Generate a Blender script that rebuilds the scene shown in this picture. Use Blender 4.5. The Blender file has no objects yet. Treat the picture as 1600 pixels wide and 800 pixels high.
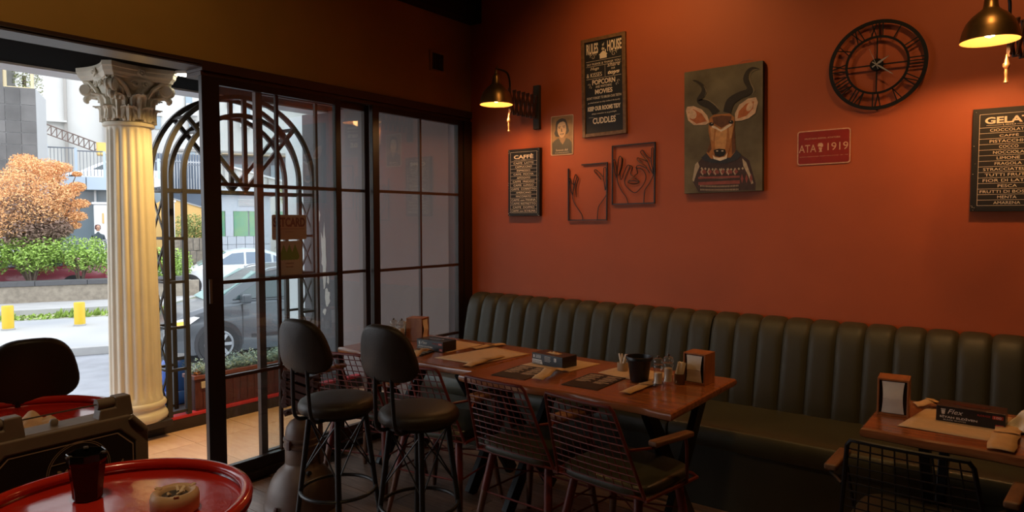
import bpy, bmesh, math, random
from mathutils import Vector, Matrix, Euler
random.seed(7)
PI = math.pi
SC = bpy.context.scene
COL = SC.collection

# ------------------------------------------------------------------ camera
F_PX = 1067.0
YAW = math.atan2(813, 1067); PITCH = math.atan2(55, 1067)
CAM = Vector((3.70, -4.30, 1.55))
FW = Vector((-math.sin(YAW)*math.cos(PITCH), math.cos(YAW)*math.cos(PITCH), -math.sin(PITCH)))
RT = Vector((math.cos(YAW), math.sin(YAW), 0)); UP = RT.cross(FW)
cd = bpy.data.cameras.new('camera'); cam = bpy.data.objects.new('camera', cd); COL.objects.link(cam)
cam.location = CAM
cam.rotation_euler = Matrix((RT, UP, -FW)).transposed().to_euler()
cd.sensor_width = 36.0; cd.lens = 36.0*F_PX/1600.0; cd.clip_end = 300; cd.clip_start = 0.05
SC.camera = cam

# ------------------------------------------------------------------ world and lights
W = bpy.data.worlds.new('overcast_sky'); SC.world = W; W.use_nodes = True
nt = W.node_tree; nt.nodes.clear()
wo = nt.nodes.new('ShaderNodeOutputWorld'); bg = nt.nodes.new('ShaderNodeBackground')
tc = nt.nodes.new('ShaderNodeTexCoord'); sp = nt.nodes.new('ShaderNodeSeparateXYZ'); cr = nt.nodes.new('ShaderNodeValToRGB')
nt.links.new(tc.outputs['Generated'], sp.inputs[0]); nt.links.new(sp.outputs['Z'], cr.inputs[0])
cr.color_ramp.elements[0].color = (0.92, 0.95, 1.0, 1); cr.color_ramp.elements[1].color = (0.84, 0.90, 1.0, 1)
nt.links.new(cr.outputs[0], bg.inputs[0]); bg.inputs[1].default_value = 2.75
nt.links.new(bg.outputs[0], wo.inputs[0])
VS = SC.view_settings
VS.view_transform = 'Standard'; VS.look = 'None'; VS.gamma = 1.0; VS.use_curve_mapping = False
VS.exposure = 0.14

def lamp(name, kind, loc, power, color, size=0.1, target=None, spot=None, blend=0.6):
    l = bpy.data.lights.new(name, kind); l.energy = power; l.color = color
    if kind == 'AREA': l.size = size
    else: l.shadow_soft_size = size
    if spot: l.spot_size = spot; l.spot_blend = blend
    o = bpy.data.objects.new(name, l); COL.objects.link(o); o.location = loc
    if target is not None:
        o.rotation_euler = (Vector(target)-Vector(loc)).to_track_quat('-Z', 'Y').to_euler()
    return o
WARM = (1.0, 0.56, 0.20)
# ceiling lamps of the room (above the frame) washing the red wall
lamp('ceiling_spot', 'SPOT', (1.75, -1.15, 3.50), 42, WARM, 0.05, (1.75, 0.0, 2.3), 1.9, 1.0)
lamp('ceiling_spot', 'SPOT', (3.60, -1.15, 3.50), 30, WARM, 0.05, (3.60, 0.0, 2.0), 1.7, 1.0)
lamp('ceiling_spot', 'SPOT', (2.9, -2.2, 3.55), 46, WARM, 0.10, (2.5, -1.2, 0.7), 1.5, 1.0)
lamp('ceiling_spot', 'SPOT', (2.45, -4.0, 3.55), 75, (1.0, 0.66, 0.34), 0.10, (1.9, -3.65, 0.9), 1.15, 1.0)
lamp('ceiling_spot', 'SPOT', (1.3, -3.6, 3.55), 26, (1.0, 0.66, 0.32), 0.10, (-0.4, -2.5, 1.9), 1.5, 1.0)
# recessed spot in the terrace soffit
for p_ in ((-0.38, -1.45, 2.58), (-0.36, -1.85, 2.58)):
    lamp('soffit_spot_light', 'SPOT', p_, 75, (1.0, 0.62, 0.22), 0.05, (-1.36, -2.08, 0.95), 1.4, 0.5)

# ------------------------------------------------------------------ helpers: materials
MATS = {}
def mat(name, col, rough=0.6, metal=0.0, var=0.0, scale=8.0, bump=0.0, bscale=40.0, stretch=None, col2=None,
        island=0.0, spec=None, coat=0.0, emit=None, estr=0.0, trans=0.0, sheen=0.0, objrand=0.0, detail=5.0):
    if name in MATS: return MATS[name]
    m = bpy.data.materials.new(name); m.use_nodes = True; N = m.node_tree.nodes; L = m.node_tree.links
    b = N['Principled BSDF']
    b.inputs['Roughness'].default_value = rough; b.inputs['Metallic'].default_value = metal
    if spec is not None: b.inputs['Specular IOR Level'].default_value = spec
    if coat: b.inputs['Coat Weight'].default_value = coat; b.inputs['Coat Roughness'].default_value = 0.08
    if trans: b.inputs['Transmission Weight'].default_value = trans
    if sheen: b.inputs['Sheen Weight'].default_value = sheen
    c = (col[0], col[1], col[2], 1)
    b.inputs['Base Color'].default_value = c
    t = N.new('ShaderNodeTexCoord'); mp = N.new('ShaderNodeMapping'); L.new(t.outputs['Object'], mp.inputs[0])
    if stretch: mp.inputs['Scale'].default_value = stretch
    cur = None
    n1 = N.new('ShaderNodeTexNoise'); n1.inputs['Scale'].default_value = scale; n1.inputs['Detail'].default_value = detail
    L.new(mp.outputs[0], n1.inputs['Vector'])
    mx = N.new('ShaderNodeMix'); mx.data_type = 'RGBA'
    c2 = col2 if col2 else [max(0, x*(1-0.8*var)) for x in col]
    r = N.new('ShaderNodeValToRGB'); r.color_ramp.elements[0].position = 0.32; r.color_ramp.elements[1].position = 0.68
    L.new(n1.outputs['Fac'], r.inputs[0])
    mx.inputs['A'].default_value = c; mx.inputs['B'].default_value = (c2[0], c2[1], c2[2], 1)
    mm = N.new('ShaderNodeMath'); mm.operation = 'MULTIPLY'; mm.inputs[1].default_value = 1.0 if (col2 or var) else 0.0
    L.new(r.outputs[0], mm.inputs[0]); L.new(mm.outputs[0], mx.inputs['Factor'])
    cur = mx.outputs['Result']
    for amt, src in ((island, 'i'), (objrand, 'o')):
        if amt:
            if src == 'i': g = N.new('ShaderNodeNewGeometry'); so = g.outputs['Random Per Island']
            else: g = N.new('ShaderNodeObjectInfo'); so = g.outputs['Random']
            hs = N.new('ShaderNodeHueSaturation'); mr = N.new('ShaderNodeMapRange')
            mr.inputs['To Min'].default_value = 1-amt; mr.inputs['To Max'].default_value = 1+amt
            L.new(so, mr.inputs[0]); L.new(mr.outputs[0], hs.inputs['Value']); L.new(cur, hs.inputs['Color']); cur = hs.outputs[0]
    L.new(cur, b.inputs['Base Color'])
    if bump:
        n2 = N.new('ShaderNodeTexNoise'); n2.inputs['Scale'].default_value = bscale; n2.inputs['Detail'].default_value = 6
        L.new(mp.outputs[0], n2.inputs['Vector'])
        bp = N.new('ShaderNodeBump'); bp.inputs['Strength'].default_value = bump; bp.inputs['Distance'].default_value = 0.01
        L.new(n2.outputs['Fac'], bp.inputs['Height']); L.new(bp.outputs[0], b.inputs['Normal'])
    if emit:
        b.inputs['Emission Color'].default_value = (*emit, 1); b.inputs['Emission Strength'].default_value = estr
    MATS[name] = m; return m

def glass_mat(name, tint=(0.93, 0.96, 0.96), boost=1.8, rough=0.0, dirt=0.03):
    if name in MATS: return MATS[name]
    m = bpy.data.materials.new(name); m.use_nodes = True; N = m.node_tree.nodes; L = m.node_tree.links; N.clear()
    o = N.new('ShaderNodeOutputMaterial'); t = N.new('ShaderNodeBsdfTransparent'); g = N.new('ShaderNodeBsdfGlossy')
    t.inputs[0].default_value = (*tint, 1); g.inputs['Roughness'].default_value = rough
    # thin-sheet Fresnel (Schlick) that is the same from both sides
    ge = N.new('ShaderNodeNewGeometry'); dp = N.new('ShaderNodeVectorMath'); dp.operation = 'DOT_PRODUCT'
    L.new(ge.outputs['Normal'], dp.inputs[0]); L.new(ge.outputs['Incoming'], dp.inputs[1])
    def mth(op, a, b=None):
        q = N.new('ShaderNodeMath'); q.operation = op
        for i_, v_ in enumerate((a, b)):
            if v_ is None: continue
            if isinstance(v_, (int, float)): q.inputs[i_].default_value = v_
            else: L.new(v_, q.inputs[i_])
        return q.outputs[0]
    fr = mth('ADD', mth('MULTIPLY', mth('POWER', mth('SUBTRACT', 1.0, mth('ABSOLUTE', dp.outputs['Value'])), 5.0), 0.96), 0.04)
    mu = N.new('ShaderNodeMath'); mu.operation = 'MULTIPLY'; mu.inputs[1].default_value = boost; mu.use_clamp = True
    x = N.new('ShaderNodeMixShader'); L.new(fr, mu.inputs[0]); L.new(mu.outputs[0], x.inputs[0])
    L.new(t.outputs[0], x.inputs[1]); L.new(g.outputs[0], x.inputs[2])
    d = N.new('ShaderNodeBsdfDiffuse'); d.inputs[0].default_value = (0.6, 0.62, 0.64, 1)
    no = N.new('ShaderNodeTexNoise'); no.inputs['Scale'].default_value = 3.0; no.inputs['Detail'].default_value = 6
    tcn = N.new('ShaderNodeTexCoord'); L.new(tcn.outputs['Object'], no.inputs['Vector'])
    m2 = N.new('ShaderNodeMath'); m2.operation = 'MULTIPLY'; m2.inputs[1].default_value = dirt*2
    L.new(no.outputs['Fac'], m2.inputs[0])
    y = N.new('ShaderNodeMixShader'); L.new(m2.outputs[0], y.inputs[0]); L.new(x.outputs[0], y.inputs[1]); L.new(d.outputs[0], y.inputs[2])
    L.new(y.outputs[0], o.inputs[0]); MATS[name] = m; return m

# ------------------------------------------------------------------ helpers: geometry
class MB:
    """collects shapes into one bmesh"""
    def __init__(s): s.bm = bmesh.new(); s.mi = 0
    def face(s, vs):
        try:
            f = s.bm.faces.new(vs); f.material_index = s.mi; return f
        except ValueError: return None
    def hexa(s, p):
        v = [s.bm.verts.new(q) for q in p]
        for q in ((0,3,2,1),(4,5,6,7),(0,1,5,4),(1,2,6,5),(2,3,7,6),(3,0,4,7)): s.face([v[i] for i in q])
        return s
    def box(s, x0, x1, y0, y1, z0, z1):
        return s.hexa([(x0,y0,z0),(x1,y0,z0),(x1,y1,z0),(x0,y1,z0),(x0,y0,z1),(x1,y0,z1),(x1,y1,z1),(x0,y1,z1)])
    def obox(s, c, size, rot=(0,0,0)):
        R = Euler(rot).to_matrix(); c = Vector(c); a, b, d = [q/2 for q in size]
        return s.hexa([c+R@Vector(q) for q in ((-a,-b,-d),(a,-b,-d),(a,b,-d),(-a,b,-d),(-a,-b,d),(a,-b,d),(a,b,d),(-a,b,d))])
    def bar(s, p0, p1, w, t, up=(0,0,1)):
        p0 = Vector(p0); p1 = Vector(p1); d = (p1-p0).normalized(); u = Vector(up)
        a = d.cross(u)
        if a.length < 1e-4: a = d.cross(Vector((1,0,0)))
        a.normalize(); b = a.cross(d).normalized(); a = a*w/2; b = b*t/2
        return s.hexa([p0-a-b, p0+a-b, p1+a-b, p1-a-b, p0-a+b, p0+a+b, p1+a+b, p1-a+b])
    def tube(s, pts, r, n=8, closed=False, caps=True):
        pts = [Vector(p) for p in pts]; k = len(pts); rs = r if isinstance(r, (list, tuple)) else [r]*k
        rings = []; pu = None
        for i in range(k):
            if closed: d = pts[(i+1) % k]-pts[i-1]
            else: d = pts[min(i+1, k-1)]-pts[max(i-1, 0)]
            if d.length < 1e-9: d = Vector((0,0,1))
            d.normalize()
            if pu is None:
                u = d.orthogonal().normalized()
            else:
                u = pu - d*pu.dot(d)
                u = u.normalized() if u.length > 1e-6 else d.orthogonal().normalized()
            pu = u; w = d.cross(u)
            rings.append([s.bm.verts.new(pts[i]+(u*math.cos(2*PI*j/n)+w*math.sin(2*PI*j/n))*rs[i]) for j in range(n)])
        m = k if closed else k-1
        for i in range(m):
            A = rings[i]; B = rings[(i+1) % k]
            for j in range(n): s.face([A[j], A[(j+1) % n], B[(j+1) % n], B[j]])
        if caps and not closed:
            s.face(rings[0][::-1]); s.face(rings[-1])
        return s
    def lathe(s, prof, n=32, c=(0,0,0), M=None, mod=None, cap=True):
        c = Vector(c); rings = []
        for r, z in prof:
            ring = []
            for j in range(n):
                a = 2*PI*j/n; rr = r*(mod(a, z) if mod else 1)
                p = Vector((rr*math.cos(a), rr*math.sin(a), z))
                if M: p = M@p
                ring.append(s.bm.verts.new(p+c))
            rings.append(ring)
        for A, B in zip(rings, rings[1:]):
            for j in range(n): s.face([A[j], A[(j+1) % n], B[(j+1) % n], B[j]])
        if cap: s.face(rings[0][::-1]); s.face(rings[-1])
        return s
    def prism(s, poly, f0, f1):
        """poly: list of 2-D points; f0/f1 map (u,v) to 3-D for the two caps"""
        A = [s.bm.verts.new(f0(*p)) for p in poly]; B = [s.bm.verts.new(f1(*p)) for p in poly]; n = len(poly)
        s.face(A[::-1]); s.face(B)
        for i in range(n): s.face([A[i], A[(i+1) % n], B[(i+1) % n], B[i]])
        return s
    def grid(s, fn, nu, nv, wrapu=False):
        V = [[s.bm.verts.new(fn(i, j)) for j in range(nv)] for i in range(nu)]
        for i in range(nu if wrapu else nu-1):
            for j in range(nv-1):
                s.face([V[i][j], V[(i+1) % nu][j], V[(i+1) % nu][j+1], V[i][j+1]])
        return s
    def pillow(s, outline, t, M=Matrix(), dome=0.35, rings=4, edge=0.5):
        """cushion from an outline: rounded rim, slightly domed on both faces"""
        n = len(outline); lay = []
        prof = []
        for k in range(5):
            a = PI/2*(k/4)
            prof.append((1-edge*t*(1-math.cos(a)), t/2*math.sin(a)))   # (inset metres, z)
        rs = []
        cx = sum(p[0] for p in outline)/n; cy = sum(p[1] for p in outline)/n
        ext = max(math.hypot(p[0]-cx, p[1]-cy) for p in outline)
        def ring(sc, z): return [s.bm.verts.new(M@Vector((cx+(p[0]-cx)*sc, cy+(p[1]-cy)*sc, z))) for p in outline]
        seq = []
        for k in range(5):
            a = PI/2*k/4; seq.append((1-(t*edge/ext)*(1-math.cos(a)), t/2*math.sin(a)))
        b = seq[-1][0]
        for k in range(1, rings+1):
            q = 1-k/rings; seq.append((b*max(q, .02), t/2+dome*t*(1-q*q)))
        top = [ring(a, z) for a, z in seq]; bot = [ring(a, -z) for a, z in seq[1:]]
        al = bot[::-1]+top
        for A, B in zip(al, al[1:]):
            for j in range(n): s.face([A[j], A[(j+1) % n], B[(j+1) % n], B[j]])
        s.face(al[0][::-1]); s.face(al[-1])
        return s

def obj(name, mb, m, parent=None, smooth=False, bevel=0.0, segs=2, loc=None, rot=None, label=None, kind=None):
    me = bpy.data.meshes.new(name)
    bmesh.ops.recalc_face_normals(mb.bm, faces=mb.bm.faces)
    mb.bm.to_mesh(me); mb.bm.free()
    for q in (m if isinstance(m, (list, tuple)) else [m]): me.materials.append(q)
    if smooth:
        me.polygons.foreach_set('use_smooth', [True]*len(me.polygons))
        try: me.set_sharp_from_angle(angle=math.radians(40 if smooth is True else smooth))
        except Exception: pass
    o = bpy.data.objects.new(name, me); COL.objects.link(o)
    if parent: o.parent = parent
    if loc: o.location = loc
    if rot: o.rotation_euler = rot
    if bevel:
        b = o.modifiers.new('bevel', 'BEVEL'); b.width = bevel; b.segments = segs; b.limit_method = 'ANGLE'; b.angle_limit = math.radians(35)
    if label: o['label'] = label
    if kind: o['kind'] = kind
    return o
def tag(o, label, cat, group=None):
    o['label'] = label; o['category'] = cat
    if group: o['group'] = group
    return o
def thing(name, label, cat, loc=(0,0,0), rotz=0, group=None):
    o = bpy.data.objects.new(name, None); COL.objects.link(o); o.empty_display_size = 0.1
    o.location = loc; o.rotation_euler = (0, 0, rotz)
    return tag(o, label, cat, group)
def struct(o): o['kind'] = 'structure'; return o
def dup(root, loc, rotz, label, group=None, scale=None):
    r = root.copy(); COL.objects.link(r); r.location = loc; r.rotation_euler = (0, 0, rotz); r['label'] = label
    if group: r['group'] = group
    if scale: r.scale = scale
    for ch in list(root.children):
        c = ch.copy(); COL.objects.link(c); c.parent = r
        for g in ch.children:
            d = g.copy(); COL.objects.link(d); d.parent = c
    return r
def text(name, body, size, loc, m, parent, rot=(PI/2, 0, 0), width=None, bold=0.0, ext=0.0004, shear=0.0, height=None):
    cu = bpy.data.curves.new('t', 'FONT'); cu.body = body; cu.size = size; cu.align_x = 'CENTER'; cu.align_y = 'CENTER'
    cu.extrude = ext; cu.offset = bold; cu.shear = shear; cu.resolution_u = 3
    to = bpy.data.objects.new('t', cu)
    me = bpy.data.meshes.new_from_object(to)
    bpy.data.objects.remove(to); bpy.data.curves.remove(cu)
    me.materials.clear(); me.materials.append(m)
    xs = [v.co.x for v in me.vertices]; ys = [v.co.y for v in me.vertices]
    if xs:
        cx = (min(xs)+max(xs))/2; w = max(xs)-min(xs); cy = (min(ys)+max(ys))/2; h = max(ys)-min(ys)
        sx = width/w if width else 1; sy = height/h if height else 1
        for v in me.vertices: v.co.x = (v.co.x-cx)*sx; v.co.y = (v.co.y-cy)*sy
    me.name = name
    o = bpy.data.objects.new(name, me); COL.objects.link(o); o.parent = parent; o.location = loc; o.rotation_euler = rot
    return o
def ray(px, py): return FW*F_PX + RT*(px-800) + UP*(400-py)
def on_y(px, py, Y): r = ray(px, py); return CAM + r*((Y-CAM.y)/r.y)
def on_z(px, py, Z): r = ray(px, py); return CAM + r*((Z-CAM.z)/r.z)
def smoothpath(pts, k=4):
    P = [Vector(p) for p in pts]; out = []
    for i in range(len(P)-1):
        a = P[max(i-1, 0)]; b = P[i]; c = P[i+1]; d = P[min(i+2, len(P)-1)]
        for j in range(k):
            t = j/k; out.append(0.5*((2*b)+(c-a)*t+(2*a-5*b+4*c-d)*t*t+(3*b-a-3*c+d)*t**3))
    out.append(P[-1]); return out
def sellipse(w, h, n=28, e=2.6, top=1.0):
    out = []
    for i in range(n):
        a = 2*PI*i/n; c = math.cos(a); s_ = math.sin(a)
        x = w/2*math.copysign(abs(c)**(2/e), c); y = h/2*math.copysign(abs(s_)**(2/e), s_)
        k = 1 + (top-1)*(y/h+0.5); out.append((x*k, y))
    return out

# ------------------------------------------------------------------ materials
m_red = mat('terracotta_plaster', (0.47, 0.095, 0.024), 0.62, var=0.22, scale=1.6, bump=0.12, bscale=9, detail=8)
m_ochre = mat('ochre_plaster', (0.46, 0.25, 0.045), 0.75, var=0.25, scale=1.3, bump=0.15, bscale=14)
m_dark = mat('dark_wall_paint', (0.045, 0.03, 0.022), 0.8)
m_ceil = mat('dark_ceiling', (0.06, 0.04, 0.03), 0.8)
m_beam = mat('black_beam', (0.012, 0.009, 0.007), 0.6)
m_frame = mat('black_brown_frame', (0.020, 0.012, 0.009), 0.38, spec=0.4)
m_frame2 = mat('brown_frame', (0.055, 0.026, 0.017), 0.40)
m_alu = mat('dull_track_metal', (0.22, 0.20, 0.18), 0.35, metal=0.8)
m_glass = glass_mat('window_glass', boost=1.9, dirt=0.02)
m_olive = mat('olive_leather', (0.050, 0.046, 0.028), 0.50, var=0.3, scale=3, bump=0.10, bscale=160, spec=.35)
m_olive_d = mat('olive_leather_seat', (0.052, 0.050, 0.028), 0.40, var=0.3, scale=4, bump=0.10, bscale=160)
m_brleath = mat('brown_leather', (0.026, 0.017, 0.009), 0.46, var=0.3, scale=5, bump=0.12, bscale=140, spec=.3)
m_black = mat('black_metal', (0.012, 0.012, 0.012), 0.42, metal=0.3)
m_blackp = mat('black_plastic', (0.010, 0.011, 0.012), 0.40)
m_redmet = mat('dark_red_metal', (0.16, 0.022, 0.014), 0.45, var=0.35, scale=14)
m_wood = mat('lacquered_table_wood', (0.36, 0.125, 0.040), 0.22, col2=(0.21, 0.060, 0.020), scale=5, stretch=(0.7, 7, 7), bump=0.05, bscale=30, coat=0.35)
m_wood_l = mat('brown_wood', (0.24, 0.11, 0.045), 0.48, col2=(0.13, 0.055, 0.022), scale=10, stretch=(6, 1, 6), bump=0.08, bscale=30)
m_wood_leg = mat('leg_wood', (0.17, 0.07, 0.035), 0.45, col2=(0.10, 0.035, 0.018), scale=10, stretch=(8, 8, 1))
m_holder = mat('napkin_box_wood', (0.40, 0.15, 0.045), 0.38, col2=(0.28, 0.09, 0.03), scale=8, stretch=(5, 5, 1), bump=0.04)
m_paper = mat('napkin_paper', (0.80, 0.72, 0.60), 0.85, var=0.08, scale=30, bump=0.2, bscale=60)
m_kraft = mat('kraft_paper', (0.62, 0.42, 0.24), 0.85, var=0.12, scale=30, bump=0.1, bscale=80)
m_kraft2 = mat('kraft_sleeve', (0.60, 0.37, 0.17), 0.85, var=0.15, scale=25, bump=0.2, bscale=60)
m_plank = mat('floor_plank_wood', (0.29, 0.185, 0.13), 0.34, col2=(0.16, 0.095, 0.065), scale=5, stretch=(1, 12, 12), bump=0.08, bscale=18, objrand=0.25)
m_subfloor = mat('dark_grout', (0.03, 0.022, 0.018), 0.8)
m_tile = mat('terrace_tile', (0.78, 0.52, 0.33), 0.34, col2=(0.68, 0.40, 0.24), scale=4, stretch=(1, 6, 1), objrand=0.06, bump=0.04)
m_grout = mat('tile_grout', (0.35, 0.22, 0.14), 0.8)
m_kerbd = mat('dark_kerb', (0.035, 0.022, 0.018), 0.6, var=0.4, scale=6)
m_stripe = mat('crimson_stripe', (0.62, 0.035, 0.05), 0.45, var=0.2, scale=8)
m_drum = mat('red_enamel', (0.56, 0.026, 0.013), 0.20, var=0.25, scale=5, bump=0.10, bscale=35, coat=0.5)
m_case = mat('taupe_plastic', (0.17, 0.125, 0.085), 0.55, var=0.2, scale=20)
m_casein = mat('case_panel_black', (0.010, 0.006, 0.005), 0.5)
m_caseline = mat('tan_print', (0.36, 0.25, 0.16), 0.6)
m_stone = mat('cream_column_paint', (0.72, 0.66, 0.52), 0.55, var=0.10, scale=6, bump=0.12, bscale=30)
m_iron = mat('wrought_iron_paint', (0.032, 0.029, 0.027), 0.42, var=0.2, scale=8)
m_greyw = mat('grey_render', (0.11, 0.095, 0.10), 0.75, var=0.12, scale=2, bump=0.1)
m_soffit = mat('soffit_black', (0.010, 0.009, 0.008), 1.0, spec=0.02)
m_white = mat('white_paint', (0.78, 0.78, 0.78), 0.6, var=0.1, scale=3)
m_planter = mat('plum_planter_wood', (0.115, 0.030, 0.026), 0.42, col2=(0.07, 0.018, 0.016), scale=12, stretch=(5, 5, 1), bump=0.1)
m_rim = mat('planter_rim', (0.24, 0.085, 0.075), 0.38, var=0.15)
m_blackprint = mat('board_black', (0.014, 0.013, 0.012), 0.6, var=0.2, scale=30)
m_cream = mat('cream_print', (0.88, 0.74, 0.56), 0.65)
m_brass = mat('aged_brass', (0.30, 0.17, 0.06), 0.36, metal=0.85, var=0.3, scale=18)
m_brassin = mat('shade_lining', (0.85, 0.50, 0.20), 0.5)
m_finial = mat('bronze_finial', (0.70, 0.38, 0.20), 0.35, metal=0.8)
m_rust = mat('rust_brown_enamel', (0.105, 0.066, 0.046), 0.48, col2=(0.065, 0.033, 0.022), scale=5, bump=0.15, bscale=20)
m_oldwood = mat('dark_old_wood', (0.035, 0.026, 0.016), 0.6, var=0.3, scale=14, stretch=(6, 6, 1))
m_plumwood = mat('plum_metal', (0.070, 0.030, 0.024), 0.5, var=0.3, scale=9)
m_bulb = mat('lit_bulb', (1, 0.8, 0.5), 0.3, emit=(1.0, 0.62, 0.25), estr=40)
m_led = mat('lit_lamp_face', (1, 0.95, 0.8), 0.3, emit=(1.0, 0.93, 0.75), estr=9)
m_mill = glass_mat('mill_acrylic', (0.90, 0.86, 0.80), 2.0, 0.05, 0.06)
m_salt = mat('salt', (0.80, 0.72, 0.62), 0.9, bump=0.3, bscale=300)
m_pepper = mat('pepper', (0.10, 0.06, 0.04), 0.9, var=0.8, scale=200)
m_ashtan = mat('tan_ceramic', (0.62, 0.42, 0.24), 0.45, var=0.1)
m_ash = mat('ash', (0.10, 0.08, 0.07), 0.95, var=0.6, scale=80, bump=0.5, bscale=150)
m_blackgloss = mat('black_glazed', (0.008, 0.008, 0.009), 0.12)

# ------------------------------------------------------------------ the room shell
X1, Y0, ZC = 6.2, -8.0, 3.62
struct(obj('wall_right', MB().box(-0.02, X1, 0.0, 0.18, 0, ZC), m_red))
struct(obj('wall_left', MB().box(-0.20, 0.0, -5.3, 0.0, 2.44, ZC), m_ochre))
struct(obj('wall_left_end', MB().box(-0.20, 0.0, Y0, -5.3, 0, ZC), m_ochre))
struct(obj('wall_rear', MB().box(-0.2, X1, Y0-0.15, Y0, 0, ZC), m_dark))
struct(obj('wall_side', MB().box(X1, X1+0.15, Y0-0.15, 0.18, 0, ZC), m_dark))
struct(obj('ceiling', MB().box(-0.2, X1+0.15, Y0-0.15, 0.18, ZC, ZC+0.1), m_ceil))
struct(obj('trim_1', MB().box(0.0, 0.115, Y0, -0.001, 3.14, ZC-0.001), m_beam, label='black ceiling beam over the glass wall'))
fl = struct(obj('floor', MB().box(-0.02, X1, Y0, 0.0, -0.12, -0.006), m_subfloor))
pm = MB().box(0.002, 1.196, 0.002, 0.174, -0.02, 0.0)
p0 = obj('plank', pm, m_plank, fl, loc=(0, 0, 0))
first = True
for j in range(24):
    y = -0.176*(j+1); off = -((j*0.43) % 1.2)
    for i in range(5):
        x = off+1.2*i
        if x < -0.02:
            if x + 1.2 < 0.25: continue
            x = max(x, 0.0)
            # shortened first plank
            o = p0.copy(); COL.objects.link(o); o.location = (x, y, random.uniform(-.0006, .0006)); o.scale = ((off+1.2-x)/1.2, 1, 1); continue
        if x > 4.6: continue
        if first: p0.location = (x, y, 0); first = False; continue
        o = p0.copy(); COL.objects.link(o); o.location = (x, y, random.uniform(-.0006, .0006))
struct(obj('trim_2', MB().box(4.3, X1, -4.2, -0.001, -0.02, 0.0), m_plank, label='dark wooden floor beyond the planks'))
struct(obj('trim_3', MB().box(0.001, X1, Y0, -4.226, -0.02, 0.0), m_plank, label='dark wooden floor behind the planks'))

# header over the glass front
h = MB(); h.box(-0.16, 0.015, -2.295, -0.001, 2.385, 2.44); h.box(-0.16, -0.001, -2.295, -0.001, 2.36, 2.385); h.box(-0.16, 0.015, -5.3, -2.295, 2.402, 2.44)
hd = struct(obj('trim_4', h, m_frame2, label='dark header frame above the sliding doors', bevel=0.003))
t_ = MB(); t_.box(0.016, 0.022, -5.3, -2.30, 2.416, 2.419); t_.box(0.016, 0.020, -5.3, -2.30, 2.405, 2.408)
obj('track_lip', t_, m_alu, hd)
struct(obj('trim_5', MB().box(-0.16, 0.04, -2.30, -0.001, 0.0, 0.045), m_frame, label='black threshold under the sliding doors', bevel=0.004))
struct(obj('trim_6', MB().box(-0.10, 0.012, -0.10, -0.001, 0.045, 2.36), m_frame, label='black frame post at the red wall corner', bevel=0.003))
struct(obj('trim_7', MB().box(-0.16, 0.02, -5.38, -5.30, 0.0, 2.44), m_frame, label='black frame post at the far end of the opening'))
s7 = MB(); s7.box(-0.16, 0.0, -5.3, -2.30, 0.0, 0.012)
struct(obj('trim_8', s7, m_alu, label='flat metal threshold strip across the open doorway'))

def leaf(n, y0, y1, x, label, mat_f, zbot=0.045, ztop=2.36, wst=0.045, left_w=None):
    d = bpy.data.objects.new('door_%d' % n, None); COL.objects.link(d); d['kind'] = 'structure'; d['label'] = label
    t = 0.018; lw = left_w or wst
    for a, b in ((y0, y0+lw), (y1-wst, y1)):
        obj('stile', MB().box(x-t, x+t, a, b, zbot, ztop), mat_f, d, bevel=0.003)
    obj('top_rail', MB().box(x-t, x+t, y0+lw, y1-wst, ztop-0.042, ztop), mat_f, d, bevel=0.002)
    obj('bottom_rail', MB().box(x-t, x+t, y0+lw, y1-wst, zbot, zbot+0.07), mat_f, d, bevel=0.002)
    ym = (y0+y1)/2
    for z in (0.64, 1.195, 1.76):
        obj('muntin', MB().box(x-0.011, x+0.011, y0+lw, y1-wst, z-0.010, z+0.010), m_frame2, d)
    obj('muntin', MB().box(x-0.0105, x+0.0105, ym-0.009, ym+0.009, zbot+0.07, ztop-0.042), m_frame2, d)
    obj('pane', MB().box(x-0.002, x+0.002, y0+lw-.005, y1-wst+.005, zbot+0.06, ztop-0.035), m_glass, d)
    return d
d1 = leaf(1, -2.295, -1.335, -0.012, 'nearest black sliding glass door with twelve panes', m_frame, left_w=0.105)
d2 = leaf(2, -1.925, -1.035, -0.075, 'middle sliding glass door standing behind the nearest one', m_frame2)
d3 = leaf(3, -1.06, -0.105, -0.012, 'sliding glass door beside the red wall corner', m_frame, wst=0.06)
obj('lock', MB().box(0.006, 0.014, -2.28, -2.262, 1.08, 1.22), m_alu, d1, bevel=0.002)

# outside the glass: terrace, kerb, side wall, soffit
tf = struct(obj('floor_terrace', MB().box(-1.28, -0.16, -8.0, -0.10, -0.12, -0.008), m_grout))
ft = MB().box(0.002, 0.448, 0.002, 0.448, -0.02, 0.0); tl0 = obj('tile', ft, m_tile, tf)
k = 0
for i in range(3):
    for j in range(12):
        x = -0.16-0.372*(i+1); y = -0.10-0.45*(j+1)
        o = tl0 if k == 0 else tl0.copy()
        if k: COL.objects.link(o)
        o.location = (x, y, random.uniform(-.0008, .0008)); o.scale = (0.372/0.45, 1, 1); k += 1
struct(obj('trim_9', MB().box(-2.15, -1.28, -8.0, -0.10, -0.95, 0.08), m_kerbd, label='dark raised kerb along the terrace edge'))
struct(obj('trim_10', MB().box(-1.36, -1.285, -8.0, -0.10, 0.08, 0.105), m_stripe, label='crimson painted strip on top of the terrace kerb', bevel=0.004))
struct(obj('wall_terrace', MB().box(-1.60, -0.165, -0.10, 0.15, -0.95, 2.60), mat('grey_render_lit', (0.20, 0.150, 0.140), 0.6, var=.15, scale=1)))  # same side wall, lighter: reflected light near the corner put into its colour
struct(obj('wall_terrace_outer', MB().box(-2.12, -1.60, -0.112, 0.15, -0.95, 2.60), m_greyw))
struct(obj('wall_terrace_end', MB().box(-2.45, -2.12, -0.08, 0.15, -0.95, 2.60), m_white))  # outer strip of the side wall; white stands for outdoor light on it
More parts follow.
